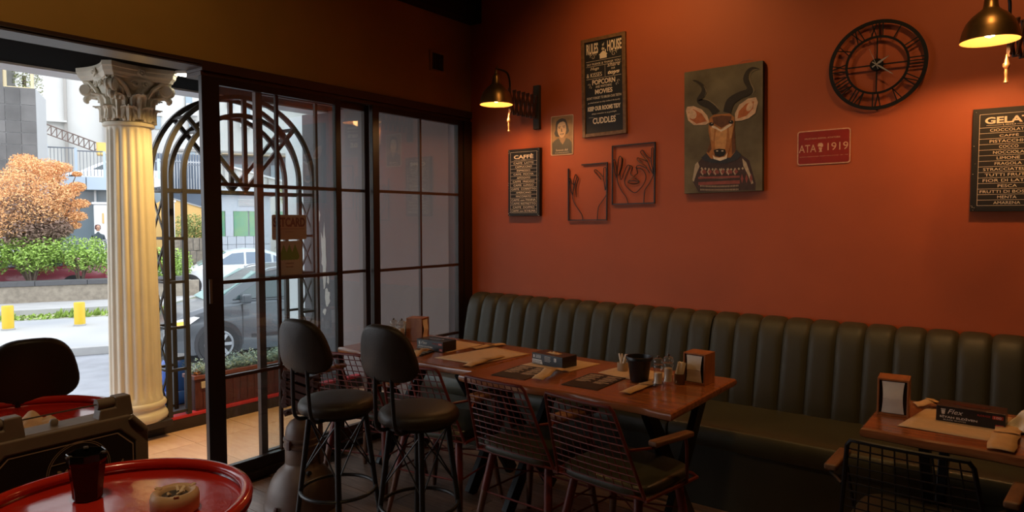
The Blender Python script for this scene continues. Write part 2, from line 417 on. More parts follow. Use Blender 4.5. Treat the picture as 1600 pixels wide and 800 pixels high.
struct(obj('wall_terrace_below', MB().box(-1.28, -0.16, -8.0, -0.10, -0.95, -0.12), m_greyw))
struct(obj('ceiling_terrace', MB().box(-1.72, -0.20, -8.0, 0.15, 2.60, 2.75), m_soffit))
struct(obj('trim_11', MB().box(-1.95, -1.72, -8.0, 0.15, 2.585, 2.75), m_white, label='white edge strip of the terrace soffit'))
# stains of peeling paint on the side wall
pl = MB(); pl.mi = 0
for (cx, cz, w_, h_) in ((-1.80, 1.22, .07, .52), (-1.88, 1.58, .05, .14), (-1.76, .80, .07, .14), (-1.80, 0.66, .04, .06), (-1.92, 2.08, .04, .12), (-1.74, .98, .03, .08)):
    poly = []
    for i in range(18):
        a = 2*PI*i/18; r_ = 1+random.uniform(-.35, .35); poly.append((cx+w_*r_*math.cos(a)*0.6, cz+h_/2*r_*math.sin(a)))
    pl.prism(poly, lambda u, v: (u, -0.1115, v), lambda u, v: (u, -0.1135, v))
obj('bare_patch', pl, mat('bare_plaster', (0.52, 0.44, 0.38), 0.9), bpy.data.objects['wall_terrace_outer'], kind='stuff')

# recessed soffit lamp
t = thing('soffit_lamp', 'small round lit recessed lamp above the column and arch', 'lamp', (-1.11, -1.81, 2.60))
obj('lamp_rim', MB().lathe([(0.062, -0.018), (0.066, -0.012), (0.066, 0.0)], 24), m_white, t, smooth=True)
obj('lamp_face', MB().lathe([(0.05, -0.022), (0.05, -0.017)], 24), m_led, t)

# vent on the ochre wall
t = thing('wall_vent', 'small square louvred vent high on the ochre wall', 'vent', (0.0, -0.40, 2.775))
v = MB(); v.box(0, .012, -.085, .085, -.078, -.062); v.box(0, .012, -.085, .085, .062, .078); v.box(0, .012, -.085, -.062, -.062, .062); v.box(0, .012, .062, .085, -.062, .062)
obj('vent_frame', v, m_ochre, t, bevel=.002)
obj('vent_back', MB().box(0.0005, .003, -.062, .062, -.062, .062), m_black, t)
for i in range(5):
    obj('slat', MB().obox((.007, -.05+i*.025, 0), (.012, .004, .122), (0, 0, .5)), mat('vent_slat', (0.09, .06, .04), .5), t)

# ------------------------------------------------------------------ banquette
def banquette(x0, n, label, xend):
    t = thing('banquette', label, 'bench', (x0, 0, 0), 0, None)
    path = [(-.235, .40), (-.225, .50), (-.200, .62), (-.175, .74), (-.152, .84), (-.132, .895), (-.105, .932), (-.065, .950), (-.02, .952)]
    P = smoothpath([(0, a, b) for a, b in path], 3)
    NV = len(P); NU = 13; pitch = 0.1443
    def make(i):
        mb = MB()
        def fn(a, b):
            u = -1+2*a/(NU-1); p = P[b]; q = P[min(b+1, NV-1)]; r_ = P[max(b-1, 0)]
            tg = (q-r_).normalized(); nrm = Vector((0, -tg.z, tg.y))
            if nrm.y > 0: nrm = -nrm
            if b > NV-6: nrm = Vector((0, -tg.z, tg.y)) if tg.y > 0.4 else nrm
            k_ = .019*(1-abs(u)**5)*(1 - 0.25*(b < 3))
            return p + nrm*k_ + Vector((u*pitch/2*0.992, 0, 0))
        mb.grid(fn, NU, NV)
        return mb
    base = obj('channel', make(0), m_olive, t, smooth=60, loc=(pitch/2, 0, 0))
    for i in range(1, n):
        o = base.copy(); COL.objects.link(o); o.location = (pitch*(i+.5), 0, 0)
    W_ = pitch*n
    b = MB(); prof = [(a+.012, z-.008) for a, z in path]+[(-.002, .94), (-.002, 0.02), (-.23, .02)]
    b.prism(prof, lambda u, v: (0, u, v), lambda u, v: (W_, u, v))
    obj('backrest_core', b, m_blackp, t)
    sp_ = [(-.19, .395), (-.20, .445), (-.40, .452), (-.62, .455), (-.72, .452), (-.765, .440), (-.785, .41), (-.785, .36), (-.775, .33), (-.19, .33)]
    ends = [(-.002, 0)]
    b = MB(); b.prism(sp_, lambda u, v: (0, u, v), lambda u, v: (W_, u, v))
    obj('seat_cushion', b, m_olive_d, t, smooth=50, bevel=.006)
    obj('plinth', MB().box(0, W_, -.765, -.20, 0.0, .33), m_olive, t)
    return t
banquette(0.085, 14, 'olive channelled leather wall bench from the glass corner to the joint', 2.11)
banquette(2.112, 18, 'olive channelled leather wall bench right of the joint, under the clock', 5)

# ------------------------------------------------------------------ tables
def table(name, label, x0, x1, y0, y1, legs, seed):
    random.seed(seed)
    t = thing(name, label, 'table', (0, 0, 0))
    N_ = 26; fr = []; bk = []
    ph = random.uniform(0, 6)
    for i in range(N_+1):
        u = i/N_; x = x0+(x1-x0)*u
        fr.append((x, y0+0.014*math.sin(u*7+ph)+0.007*math.sin(u*19+ph)))
        bk.append((x, y1+0.006*math.sin(u*6+ph*2)))
    poly = fr+bk[::-1]
    mb = MB(); n = len(poly)
    cx, cy = (x0+x1)/2, (y0+y1)/2
    def ring(ins, z): return [mb.bm.verts.new((p[0]+(cx-p[0])/abs(cx-p[0]+1e-6)*ins if abs(cx-p[0]) > .02 else p[0], p[1]+(ins if p[1] < cy else -ins), z)) for p in poly]
    R_ = [ring(.020, .708), ring(.004, .716), ring(0, .730), ring(.003, .744), ring(.010, .750)]
    for A, B in zip(R_, R_[1:]):
        for j in range(n): mb.face([A[j], A[(j+1) % n], B[(j+1) % n], B[j]])
    mb.face(R_[0][::-1]); mb.face(R_[-1])
    obj('tabletop', mb, m_wood, t, smooth=35)
    for lx in legs:
        ya, yb = y0+.11, y1-.10
        obj('leg', MB().bar((lx, ya, .706), (lx, yb-.04, 0.004), .075, .035, (1, 0, 0)), m_black, t, bevel=.003)
        obj('leg', MB().bar((lx+.037, yb, .706), (lx+.037, ya+.04, 0.004), .075, .035, (1, 0, 0)), m_black, t, bevel=.003)
    return t
table('dining_table', 'glossy reddish wooden table next to the glass doors, left of the joint', .21, 1.335, -1.57, -.84, (.42, 1.17), 3)
table('dining_table', 'glossy reddish wooden table with the black pot and salt mills', 1.340, 2.53, -1.655, -.885, (1.50, 2.36), 5)
table('dining_table', 'glossy reddish wooden table at the right edge, cut by the frame', 3.19, 4.35, -1.43, -.82, (3.40, 4.16), 8)

# ------------------------------------------------------------------ wire chairs
def make_chair(label, fm, kind='red'):
    t = thing('wire_back_armchair', label, 'chair', (0, 0, 0), 0, 'wire-backed armchairs at the tables')
    def S(u, q):   # surface of the wire back, q 0..1 bottom..top
        w_ = .228+(.172-.228)*q
        return Vector((u*w_, -.195-.155*q-.010*(1-u*u), .435+.395*q))
    f = MB()
    loop = [S(-1, 0), S(-1, .5), S(-1, .95), S(-.94, 1.0)]+[S(u/5, 1.0) for u in range(-4, 5)]+[S(.94, 1.0), S(1, .95), S(1, .5), S(1, 0)]+[S(u/5, 0) for u in range(4, -5, -1)]
    f.tube(loop, .0075, 7, closed=True)
    obj('back_frame', f, fm, t, smooth=True)
    g = MB()
    for i in range(1, 12):
        q = i/12; g.tube([S(-1+2*k/8, q) for k in range(9)], .0028, 5)
    for i in range(1, 10):
        u = -1+2*i/10; pts = [S(u, 1.0)+Vector((0, .006, .004))]+[S(u, 1-k/5)+Vector((0, .004, 0)) for k in range(6)]
        g.tube(pts, .0026, 5)
    obj('wire_grid', g, fm, t, smooth=True)
    s = MB()
    out = sellipse(.46, .43, 32, 5, 1.0)
    s.pillow(out, .055, Matrix.Translation((0, .0, .452)), dome=.12, edge=.5)
    obj('seat', s, m_olive_d, t, smooth=True)
    r = MB()
    r.tube([(-.232, -.20, .432), (-.238, .20, .425), (-.20, .225, .425), (.20, .225, .425), (.238, .20, .425), (.232, -.20, .432)], .008, 7)
    r.tube([(-.23, 0, .418), (.23, 0, .418)], .007, 6)
    obj('seat_frame', r, fm, t, smooth=True)
    for sx in (-1, 1):
        a = MB(); a.obox((sx*.268, -.065, .665), (.044, .27, .024), (-.05, 0, -sx*.05))
        arm = obj('armrest', a, m_wood_l, t, bevel=.008, segs=3)
        b = MB(); b.tube([(sx*.205, -.272, .650), (sx*.262, -.19, .654), (sx*.268, .03, .652)], .006, 6)
        b.tube([(sx*.268, .04, .652), (sx*.264, .06, .60), (sx*.245, .10, .43)], .007, 6)
        obj('arm_support', b, fm, t, smooth=True)
        for sy in (-1, 1):
            x0, y0 = sx*.165, sy*.15; x1, y1 = sx*.225, (-.235 if sy < 0 else .205)
            lm = MB(); lm.tube([(x0+(x1-x0)*.42, y0+(y1-y0)*.42, .25), (x0+(x1-x0)*.7, y0+(y1-y0)*.7, .12), (x1, y1, .001)], [.0185, .0165, .012], 10)
            lg = obj('leg', lm, m_wood_leg, t, smooth=True)
            so = MB(); so.tube([(x0, y0, .43), (x0+(x1-x0)*.45, y0+(y1-y0)*.45, .235)], [.0195, .020], 10)
            obj('leg_socket', so, fm, lg, smooth=True)
    x = MB()
    def L_(sx, sy, q):
        x0, y0 = sx*.165, sy*.15; x1, y1 = sx*.225, (-.235 if sy < 0 else .205)
        return Vector((x0+(x1-x0)*q, y0+(y1-y0)*q, .43*(1-q)))
    for a, b in (((-1, -1), (-1, 1)), ((1, -1), (1, 1)), ((-1, -1), (1, -1)), ((-1, 1), (1, 1))):
        x.tube([L_(*a, .47), L_(*b, .47)], .005, 6)
    x.tube([L_(-1, -1, .2), L_(1, 1, .35)], .004, 6); x.tube([L_(1, -1, .2), L_(-1, 1, .35)], .004, 6)
    obj('stretcher', x, fm, t, smooth=True)
    return t
ch = make_chair('dark red wire-backed armchair at the right end of the long tables', m_redmet)
ch.location = (2.30, -1.63, 0); ch.rotation_euler = (0, 0, math.radians(-7))
dup(ch, (1.80, -1.585, 0), math.radians(-2), 'dark red wire-backed armchair pushed in at the joint of the two tables')
dup(ch, (1.20, -1.60, 0), math.radians(10), 'dark red wire-backed armchair directly behind the second bar stool')
dup(ch, (0.62, -1.60, 0), math.radians(14), 'dark red wire-backed armchair nearest the glass doors, behind the first bar stool')
c2 = make_chair('black wire-backed armchair tucked under the right-hand table', m_black)
c2.location = (3.42, -1.52, 0); c2.rotation_euler = (0, 0, math.radians(-2))
cz = dup(ch, (0, 0, 0), 0, 'x'); 
for c_ in list(cz.children):
    for g_ in list(c_.children): bpy.data.objects.remove(g_)
    bpy.data.objects.remove(c_)
bpy.data.objects.remove(cz)

# ------------------------------------------------------------------ bar stools
def make_stool(label):
    t = thing('bar_stool', label, 'stool', (0, 0, 0), 0, 'leather bar stools with backs')
    obj('seat', MB().lathe([(.02, .672), (.155, .672), (.172, .678), (.178, .692), (.177, .708), (.170, .722), (.155, .731), (.12, .737), (.06, .740), (.003, .741)], 40), m_brleath, t, smooth=60)
    obj('seat_plate', MB().lathe([(.15, .658), (.152, .672)], 28), m_black, t)
    # backrest pad: tilted back a little, curved
    out = []
    for i in range(36):
        a = 2*PI*i/36; c = math.cos(a); s_ = math.sin(a)
        x = .146*math.copysign(abs(c)**(2/3.2), c); y = .122*math.copysign(abs(s_)**(2/2.9), s_)
        out.append((x*(1-.20*(y/.122)), y))
    M_ = Matrix.Translation((0, -.222, 1.005)) @ Matrix.Rotation(math.radians(98), 4, 'X')
    b = MB(); b.pillow(out, .042, M_, dome=.22, edge=.45)
    for v in b.bm.verts: v.co.y += 1.5*v.co.x*v.co.x
    obj('backrest', b, m_brleath, t, smooth=True)
    for sx in (-1, 1):
        obj('back_rod', MB().tube(smoothpath([(sx*.05, -.10, .664), (sx*.052, -.165, .662), (sx*.053, -.205, .69), (sx*.05, -.215, .77), (sx*.045, -.220, .93)], 4), .0085, 8), m_black, t, smooth=True)
    LT = {}
    for i in range(4):
        a = PI/4+i*PI/2
        top = Vector((.125*math.cos(a), .125*math.sin(a), .660)); bot = Vector((.208*math.cos(a), .208*math.sin(a), 0.002))
        LT[i] = (top, bot)
        obj('leg', MB().tube([top, bot], [.0135, .0105], 10), m_black, t, smooth=True)
    for i in range(4):
        A = LT[i]; B = LT[(i+1) % 4]; L_ = lambda P_, q: P_[0].lerp(P_[1], q)
        x = MB(); x.tube([L_(A, .03), L_(B, .42)], .0035, 6); x.tube([L_(B, .03), L_(A, .42)], .0035, 6)
        obj('cross_brace', x, m_black, t, smooth=True)
    R_ = .171
    obj('foot_ring', MB().tube([(R_*math.cos(2*PI*k/40), R_*math.sin(2*PI*k/40), .300) for k in range(40)], .0085, 8, closed=True), m_black, t, smooth=True)
    return t
st = make_stool('brown leather bar stool nearest the glass doors, in front of the factory lamp')
st.location = (1.15, -2.295, 0); st.rotation_euler = (0, 0, math.radians(6))
dup(st, (1.572, -2.185, 0), math.radians(4), 'brown leather bar stool to the right of the first, near the table')
dup(st, (0.61, -3.365, 0), math.radians(80), 'brown leather bar stool behind the far red drum at the left edge')

# ------------------------------------------------------------------ oil drum tables
def drum(label, x, y):
    t = thing('oil_drum_table', label, 'table', (x, y, 0))
    R_ = .290
    pr = [(.284, .004), (.296, .008), (.298, .018), (R_, .026)]
    for z in (.30, .60):
        pr += [(R_, z-.025), (R_+.012, z-.008), (R_+.012, z+.008), (R_, z+.025)]
    pr += [(R_, .86), (.296, .868), (.302, .880)]
    obj('drum_body', MB().lathe(pr, 56), m_drum, t, smooth=60)
    rim = [(R_+.014*math.cos(a), .896+.013*math.sin(a)) for a in [2*PI*k/10 for k in range(11)]]
    obj('rim', MB().lathe(rim, 72, cap=False), m_drum, t, smooth=True)
    obj('drum_top', MB().lathe([(.286, .894), (.280, .876), (.270, .868), (.262, .872), (.256, .881), (.10, .883), (.002, .883)], 72, cap=False), m_drum, t, smooth=True)
    return t
drum('red oil drum table in the lower left corner, nearest the camera', 2.046, -3.640)
drum('red oil drum table behind the plastic case, by the column', 1.085, -3.530)

# cup on the near drum
t = thing('ashtray_cup', 'tall black octagonal glazed cup on the near red drum', 'cup', (1.914, -3.638, .884), .3); t.scale = (.9, .9, .92)
c = MB(); c.lathe([(.033, 0), (.036, .006), (.037, .03), (.045, .095), (.048, .105), (.0475, .124), (.0435, .124), (.041, .10), (.034, .012), (.005, .010)], 8)
obj('cup_body', c, m_blackgloss, t, bevel=.0025, segs=3)
for a in (0.4, 2.5, 4.6):
    obj('rim_notch', MB().obox((.0455*math.cos(a), .0455*math.sin(a), .122), (.014, .012, .006), (0, 0, a)), m_ash, t, bevel=.002)
t = thing('ashtray', 'round tan ceramic ashtray with ash on the near red drum', 'ashtray', (2.150, -3.545, .884), .5); t.scale = (.93, .93, .93)
obj('ashtray_body', MB().lathe([(.050, 0), (.055, .004), (.056, .035), (.054, .046), (.047, .052), (.040, .050), (.036, .047), (.034, .030), (.002, .028)], 40), m_ashtan, t, smooth=50)
obj('ash_bed', MB().lathe([(.034, .030), (.030, .041), (.015, .044), (.002, .042)], 20), m_ash, t)
for a in (-.9, 1.1, 3.1):
    obj('rest', MB().obox((.046*math.cos(a), .046*math.sin(a), .051), (.016, .012, .005), (0, -.25, a)), m_ashtan, t, bevel=.003)
b = MB()
for i in range(5):
    a = random.uniform(0, 6); b.tube([(.012*math.cos(a), .012*math.sin(a), .044), (.026*math.cos(a+.5), .026*math.sin(a+.5), .053)], .0036, 6)
obj('cigarette_butt', b, mat('butt_paper', (.75, .6, .42), .8), t, kind='stuff')

# crumpled paper and a phone-like case on the far drum
random.seed(11)
def crumple(name, label, loc, sx, sy, sz, m, cat='paper', rz=0, n=26):
    mb = MB(); ph = [random.uniform(0, 6) for _ in range(6)]
    def fn(i, j):
        u = -1+2*i/(n-1); v = -1+2*j/(n-1)
        r_ = 1-.25*abs(math.sin(3*u+ph[0]))*abs(v)
        fall = max(0.0, 1-(u*u*.8+v*v*.8))
        h = sz*fall*(.45+.3*math.sin(5*u+ph[1]+2*v)+.25*math.sin(7*v+ph[2]-3*u)+.2*abs(math.sin(11*u*v+ph[3])))
        return Vector((u*sx/2*r_+.1*sx*math.sin(4*v+ph[4])*(.3), v*sy/2*(1-.2*abs(u)), max(h, 0)+.002))
    mb.grid(fn, n, n)
    o = obj(name, mb, m, loc=loc, rot=(0, 0, rz)); md = o.modifiers.new('s', 'SOLIDIFY'); md.thickness = .0012; md.offset = 1
    return tag(o, label, cat)
crumple('crumpled_paper', 'crumpled brown paper on the far red drum behind the case', (1.13, -3.49, .884), .16, .11, .04, m_kraft, rz=.4)

# ------------------------------------------------------------------ plastic case between the drums
t = thing('plastic_case', 'taupe plastic case with hinged top and black printed panel, left edge', 'case', (1.527, -3.566, 0), math.radians(92))
# local: x along the panel (to the right in the view), front faces -y
Wc, Tc, Hc = .225, .055, 1.018
def octo(w, z0, z1, c): return [(-w+c, z1), (w-c, z1), (w, z1-c), (w, z0+c), (w-c, z0), (-w+c, z0), (-w, z0+c), (-w, z1-c)]
b = MB(); b.prism(octo(Wc, .002, Hc-.045, .05), lambda u, v: (u, -Tc+.012, v), lambda u, v: (u, Tc, v))
obj('shell', b, m_case, t, bevel=.010, segs=3)
b = MB(); b.mi = 0
po = octo(Wc, .002, Hc-.045, .05); pi_ = octo(Wc-.038, .04, Hc-.085, .045)
A = [b.bm.verts.new((u, -Tc, v)) for u, v in po]; B = [b.bm.verts.new((u, -Tc, v)) for u, v in pi_]
A2 = [b.bm.verts.new((u, -Tc+.014, v)) for u, v in po]; B2 = [b.bm.verts.new((u, -Tc+.014, v)) for u, v in pi_]
for i in range(8):
    j = (i+1) % 8; b.face([A[i], A[j], B[j], B[i]]); b.face([A2[i], B2[i], B2[j], A2[j]]); b.face([A[i], A2[i], A2[j], A[j]]); b.face([B[i], B[j], B2[j], B2[i]])
obj('panel_frame', b, m_case, t, bevel=.006, segs=3)
b = MB(); b.prism(octo(Wc-.036, .038, Hc-.083, .045), lambda u, v: (u, -Tc+.004, v), lambda u, v: (u, -Tc+.011, v)); obj('front_panel', b, m_casein, t)
b = MB()
po = octo(Wc-.044, .05, Hc-.091, .043); pi_ = octo(Wc-.047, .053, Hc-.094, .042)
for i in range(8):
    j = (i+1) % 8; q = [(*po[i], 0), (*po[j], 0), (*pi_[j], 0), (*pi_[i], 0)]
    b.face([b.bm.verts.new((u, -Tc+.0028, v)) for u, v, _ in q])
obj('printed_border', b, m_caseline, t)
b = MB(); zc = Hc-.172; xc = .032
for R_ in (.083, .078):
    k_ = 48
    for i in range(k_):
        a0, a1 = 2*PI*i/k_, 2*PI*(i+1)/k_
        b.face([b.bm.verts.new((xc+r_*math.cos(a), -Tc+.0028, zc+r_*math.sin(a))) for r_, a in ((R_, a0), (R_, a1), (R_-.0015, a1), (R_-.0015, a0))])
for z in (zc+.032, zc-.032):
    b.box(xc-.07, xc+.07, -Tc+.002, -Tc+.003, z-.0007, z+.0007)
obj('printed_ring', b, m_caseline, t)
text('lettering', 'MILLS', .04, (xc, -Tc+.003, zc), m_caseline, t, width=.11, height=.026, bold=.001)
for sx in (-1, 1):
    text('printed_mark', 'A', .03, (sx*.142, -Tc+.003, zc-.03 if sx < 0 else zc-.012), m_caseline, t, shear=.4)
for sx in (-1, 1):
    h_ = MB(); h_.prism([(-.052, Hc-.05), (.052, Hc-.05), (.044, Hc+.012), (.0, Hc+.012), (.0, Hc-.018), (-.045, Hc-.018)], lambda u, v: (sx*.14+u*.95, -.042, v), lambda u, v: (sx*.14+u*.95, .0, v))
    hg = obj('hinge', h_, m_case, t, bevel=.004, segs=3)
    obj('hinge_barrel', MB().tube([(sx*.14-.046, -.02, Hc-.004), (sx*.14+.000, -.02, Hc-.004)], .016, 16), m_case, hg, smooth=True)
    obj('corner_bumper', MB().tube([(sx*(Wc-.052), -Tc-.003, Hc-.052), (sx*(Wc-.012), -Tc-.003, Hc-.098)], .010, 10), m_case, t, smooth=True)
obj('handle_rod', MB().tube([(-.11, -.02, Hc-.004), (.11, -.02, Hc-.004)], .0022, 8), m_alu, t, smooth=True)
obj('latch_knob', MB().lathe([(.010, 0), (.011, .012), (.007, .018), (.002, .019)], 14, c=(-.005, .01, Hc-.045)), m_case, t, smooth=True)

# ------------------------------------------------------------------ factory lamp standing on the floor
t = thing('factory_lamp', 'old rusty brown industrial pendant lamp standing on the floor by the doors', 'lamp', (.560, -2.075, 0), .55)
obj('bell', MB().lathe([(.196, .0), (.203, .004), (.203, .014), (.196, .022), (.192, .05), (.180, .10), (.160, .15), (.132, .19), (.104, .215), (.092, .225), (.088, .24), (.03, .24)], 48, cap=False), m_rust, t, smooth=60)
obj('neck', MB().lathe([(.086, .235), (.088, .24), (.088, .30), (.086, .335), (.04, .335)], 40), m_rust, t, smooth=60)
obj('band', MB().lathe([(.088, .325), (.097, .330), (.097, .340), (.090, .345), (.090, .36), (.096, .364), (.096, .374), (.088, .378)], 40), m_rust, t, smooth=50)
obj('cap', MB().lathe([(.087, .375), (.086, .40), (.078, .435), (.060, .462), (.034, .478), (.003, .482)], 36), m_rust, t, smooth=True)
obj('yoke', MB().bar((.098, .035, .22), (.092, .035, .49), .012, .045, (0, 1, 0)).bar((.095, .035, .49), (-.03, .0, .505), .045, .010, (0, 0, 1)), m_rust, t, bevel=.003)
for a in (.4, 2.4, 4.4):
    obj('clip', MB().obox((.100*math.cos(a), .100*math.sin(a), .352), (.018, .022, .05), (0, 0, a)), m_plumwood, t, bevel=.004)
    obj('clip', MB().obox((.205*math.cos(a+2), .205*math.sin(a+2), .03), (.016, .02, .05), (0, 0, a+2)), m_plumwood, t, bevel=.004)
obj('neck_bolt', MB().tube([(.11*math.cos(-.9), .11*math.sin(-.9), .205), (.145*math.cos(-.9), .145*math.sin(-.9), .215)], .012, 8), m_black, t)
# folded scissor bracket resting on the lamp
t = thing('scissor_bracket', 'folded plum scissor wall bracket lying on top of the factory lamp', 'bracket', (.530, -2.045, .525), math.radians(37))
for i in range(9):
    z = -.01+i*.024; tilt = .34 if i % 2 else -.30
    yy = -.012 if i % 2 else .010
    obj('lattice_bar', MB().obox((-.01+.008*math.sin(i*2.1), yy, z), (.20+.02*math.sin(i*1.3), .016, .034), (0, tilt, 0)), m_plumwood, t, bevel=.003)
    for sx in (-1, 1): obj('rivet', MB().tube([(-.01+sx*.075, -.028, z-sx*tilt*.07), (-.01+sx*.075, .022, z-sx*tilt*.07)], .008, 8), m_plumwood, t)
obj('mount_plate', MB().obox((.0, .03, .13), (.05, .014, .24), (0, .12, 0)), m_plumwood, t, bevel=.003)
obj('pulley', MB().tube([(.03, -.03, .235), (.03, .03, .235)], .036, 20), m_plumwood, t, bevel=.003)
obj('pulley_cap', MB().lathe([(.030, .205), (.034, .245), (.020, .262), (.002, .265)], 20, c=(-.03, 0, 0)), m_rust, t, smooth=True)

# ------------------------------------------------------------------ wall sconces
def sconce(label, base, head, power, seed):
    """base: point on the wall; head: end of the scissor arm"""
    t = thing('scissor_sconce', label, 'lamp', (base[0], 0, base[2]))
    B = Vector((0, 0, 0)); H_ = Vector((head[0]-base[0], head[1], head[2]-base[2]))
    obj('wall_plate', MB().box(-.028, .028, -.030, -.0005, -.165, .165), m_oldwood, t, bevel=.003)
    d_ = Vector((H_.x, H_.y+.03, 0)); Ln = d_.length; d_.normalize(); side = Vector((-d_.y, d_.x, 0))
    s0 = Vector((0, -.03, 0)); n = 6; st_ = Ln/n; hh = .085
    for i in range(n):
        for sg in (-1, 1):
            a = s0+d_*(st_*i-.0*st_)+Vector((0, 0, sg*hh)); b = s0+d_*(st_*(i+1)+.0)+Vector((0, 0, -sg*hh))
            off = side*(.007*sg)
            obj('scissor_bar', MB().bar(a+off, b+off, .008, .021, (0, 0, 1)), m_plumwood, t)
    rv = MB()
    for i in range(n):
        for zz, q in ((0, .5), (hh, 0), (-hh, 0)):
            c_ = s0+d_*st_*(i+q)+Vector((0, 0, zz)); rv.tube([c_-side*.014, c_+side*.014], .006, 8)
    obj('rivet', rv, m_plumwood, t, kind='stuff')
    e_ = s0+d_*Ln
    obj('end_bracket', MB().bar(e_+Vector((0, 0, -.10)), e_+Vector((0, 0, .10)), .018, .014, (1, 0, 0)), m_plumwood, t, bevel=.002)
    hc = e_+d_*.155                      # shade axis
    zt = .205
    obj('gooseneck', MB().tube(smoothpath([e_+Vector((0, 0, .02)), e_+Vector((0, 0, .13)), e_+d_*.02+Vector((0, 0, .185)), e_+d_*.06+Vector((0, 0, zt)), hc+Vector((0, 0, zt))], 5), .007, 8), m_black, t, smooth=True)
    z0 = -.045
    outer = [(.116, z0), (.118, z0+.004), (.114, z0+.02), (.108, z0+.05), (.094, z0+.085), (.070, z0+.115), (.042, z0+.137), (.030, z0+.15), (.026, z0+.19), (.022, z0+.205), (.012, z0+.215), (.011, z0+.235), (.003, z0+.237)]
    sh = obj('shade', MB().lathe(outer, 48, c=hc, cap=False), m_brass, t, smooth=True)
    inner = [(.1155, z0+.0005), (.111, z0+.02), (.105, z0+.048), (.091, z0+.082), (.067, z0+.111), (.040, z0+.132), (.002, z0+.134)]
    obj('shade_lining', MB().lathe(inner, 48, c=hc, cap=False), m_brassin, sh, smooth=True)
    obj('thumb_screw', MB().tube([hc+Vector((.0, 0, zt-.012)), hc+Vector((.012, 0, zt+.022))], .0035, 6), m_brass, sh)
    obj('bulb', MB().lathe([(.010, z0+.10), (.012, z0+.075), (.020, z0+.055), (.024, z0+.038), (.018, z0+.022), (.002, z0+.016)], 20, c=hc), m_bulb, t, smooth=True)
    fz = -.115
    fi = e_+d_*.012
    obj('finial', MB().lathe([(.004, fz-.105), (.011, fz-.10), (.007, fz-.088), (.006, fz-.07), (.008, fz-.055), (.006, fz-.04), (.014, fz-.03), (.016, fz-.018), (.010, fz-.008), (.006, fz+.015), (.002, fz+.03)], 14, c=fi), m_finial, t, smooth=True)
    w = hc + Vector((base[0], 0, base[2])) + Vector((0, 0, z0+.006))
    l = lamp('sconce_light', 'SPOT', w, power, (1.0, .50, .18), .03, w+Vector((0, 0, -1)), math.radians(168), .35)
    return t
sconce('brass shade sconce on a scissor arm at the left, near the glass corner', (.675, 0, 2.41), (.672, -.352, 2.41), 13, 1)
sconce('brass shade sconce on a scissor arm at the top right edge', (3.74, 0, 2.405), (3.585, -.36, 2.405), 15, 2)

# ------------------------------------------------------------------ things on the red wall
def board(name, label, cat, x0, x1, z0, z1, th, m, tilt=0, bevel=.002):
    t = thing(name, label, cat, ((x0+x1)/2, 0, (z0+z1)/2)); t.rotation_euler = (0, tilt, 0)
    w, h_ = (x1-x0)/2, (z1-z0)/2
    obj('board', MB().box(-w, w, -th, -.002, -h_, h_), m, t, bevel=bevel)
    return t, w, h_
def menu_board(t, w, h_, th, head, sub, lines, hs, bm_=.022, headw=.62):
    y = -th-.0006
    ln = MB(); q = .0016
    def hl(z, a=-1, b=1): ln.box(-w+bm_ if a == -1 else a, w-bm_ if b == 1 else b, y, y+.0005, z-q/2, z+q/2)
    top = h_-bm_; bot = -h_+bm_
    hl(top); hl(bot)
    for sx in (-1, 1): ln.box(sx*(w-bm_)-q/2, sx*(w-bm_)+q/2, y, y+.0005, bot, top)
    n = len(lines); step = (top-hs-bot)/n
    for i in range(n): hl(top-hs-i*step)
    ln.box(-w*.62, -w*.2, y, y+.0005, top-hs+.010, top-hs+.0115); ln.box(w*.2, w*.62, y, y+.0005, top-hs+.010, top-hs+.0115)
    obj('ruled_lines', ln, m_cream, t)
    text('heading', head, .05, (0, y, top-hs*.48), m_cream, t, width=2*w*headw, height=hs*.50, bold=.0016)
    text('subheading', sub, .01, (0, y, top-hs+.011), m_cream, t, width=w*.34, height=.008)
    for i, s_ in enumerate(lines):
        ww = min(2*(w-bm_)*.92, len(s_)*step*.56)
        text('menu_line', s_, step*.6, (0, y, top-hs-(i+.5)*step), m_cream, t, width=ww, height=step*.50)
    sp_ = MB()
    for i in range(34):
        ex = random.choice((-1, 1))*(w-random.uniform(.001, .018)); ez = random.choice((-1, 1, random.uniform(-.3, .3)))*(h_-random.uniform(.002, .03)); s_ = random.uniform(.0006, .002)
        sp_.box(ex-s_, ex+s_, y+.0001, y+.0005, ez-s_*.7, ez+s_*.7)
    obj('chipped_speck', sp_, m_cream, t, kind='stuff')
t, w, h_ = board('menu_board', 'narrow black CAFFE price list board with cream lettering', 'sign', .412, .712, 1.588, 2.105, .035, m_blackprint)
menu_board(t, w, h_, .035, 'CAFFÈ', 'coffee', ['CAFFE  LATTE', 'CAPPUCCINO', 'ESPRESSO', 'CAFFE  MOCHA', 'AFFOGATO', 'CAFFE  FREDDO', 'CAFFE  LUNGO', 'CAFFE  CORRETTO', 'AMERICANO', 'MACCHIATO', 'CAFFE con PANNA', 'CAFFE RISTRETTO', 'CAFFE  DOPPIO', 'CAFFE con SCHIUMA'], .072, .024)
t, w, h_ = board('menu_board', 'wide black GELATI flavour board with cream lettering, cut by the right edge', 'sign', 3.437, 3.745, 1.598, 2.122, .035, m_blackprint)
menu_board(t, w, h_, .035, 'GELATI', 'LIDO', ['CIOCCOLATO', 'CAFFÈ', 'PISTACCHIO', 'COCCO', 'NOCCIOLA', 'LIMONE', 'FRAGOLA', 'STRACCIATELLA', 'TUTTI FRUTTI', 'FIOR DI LATTE', 'PESCA', 'FRUTTI DI BOSCO', 'MENTA', 'AMARENA'], .068, .030, .66)

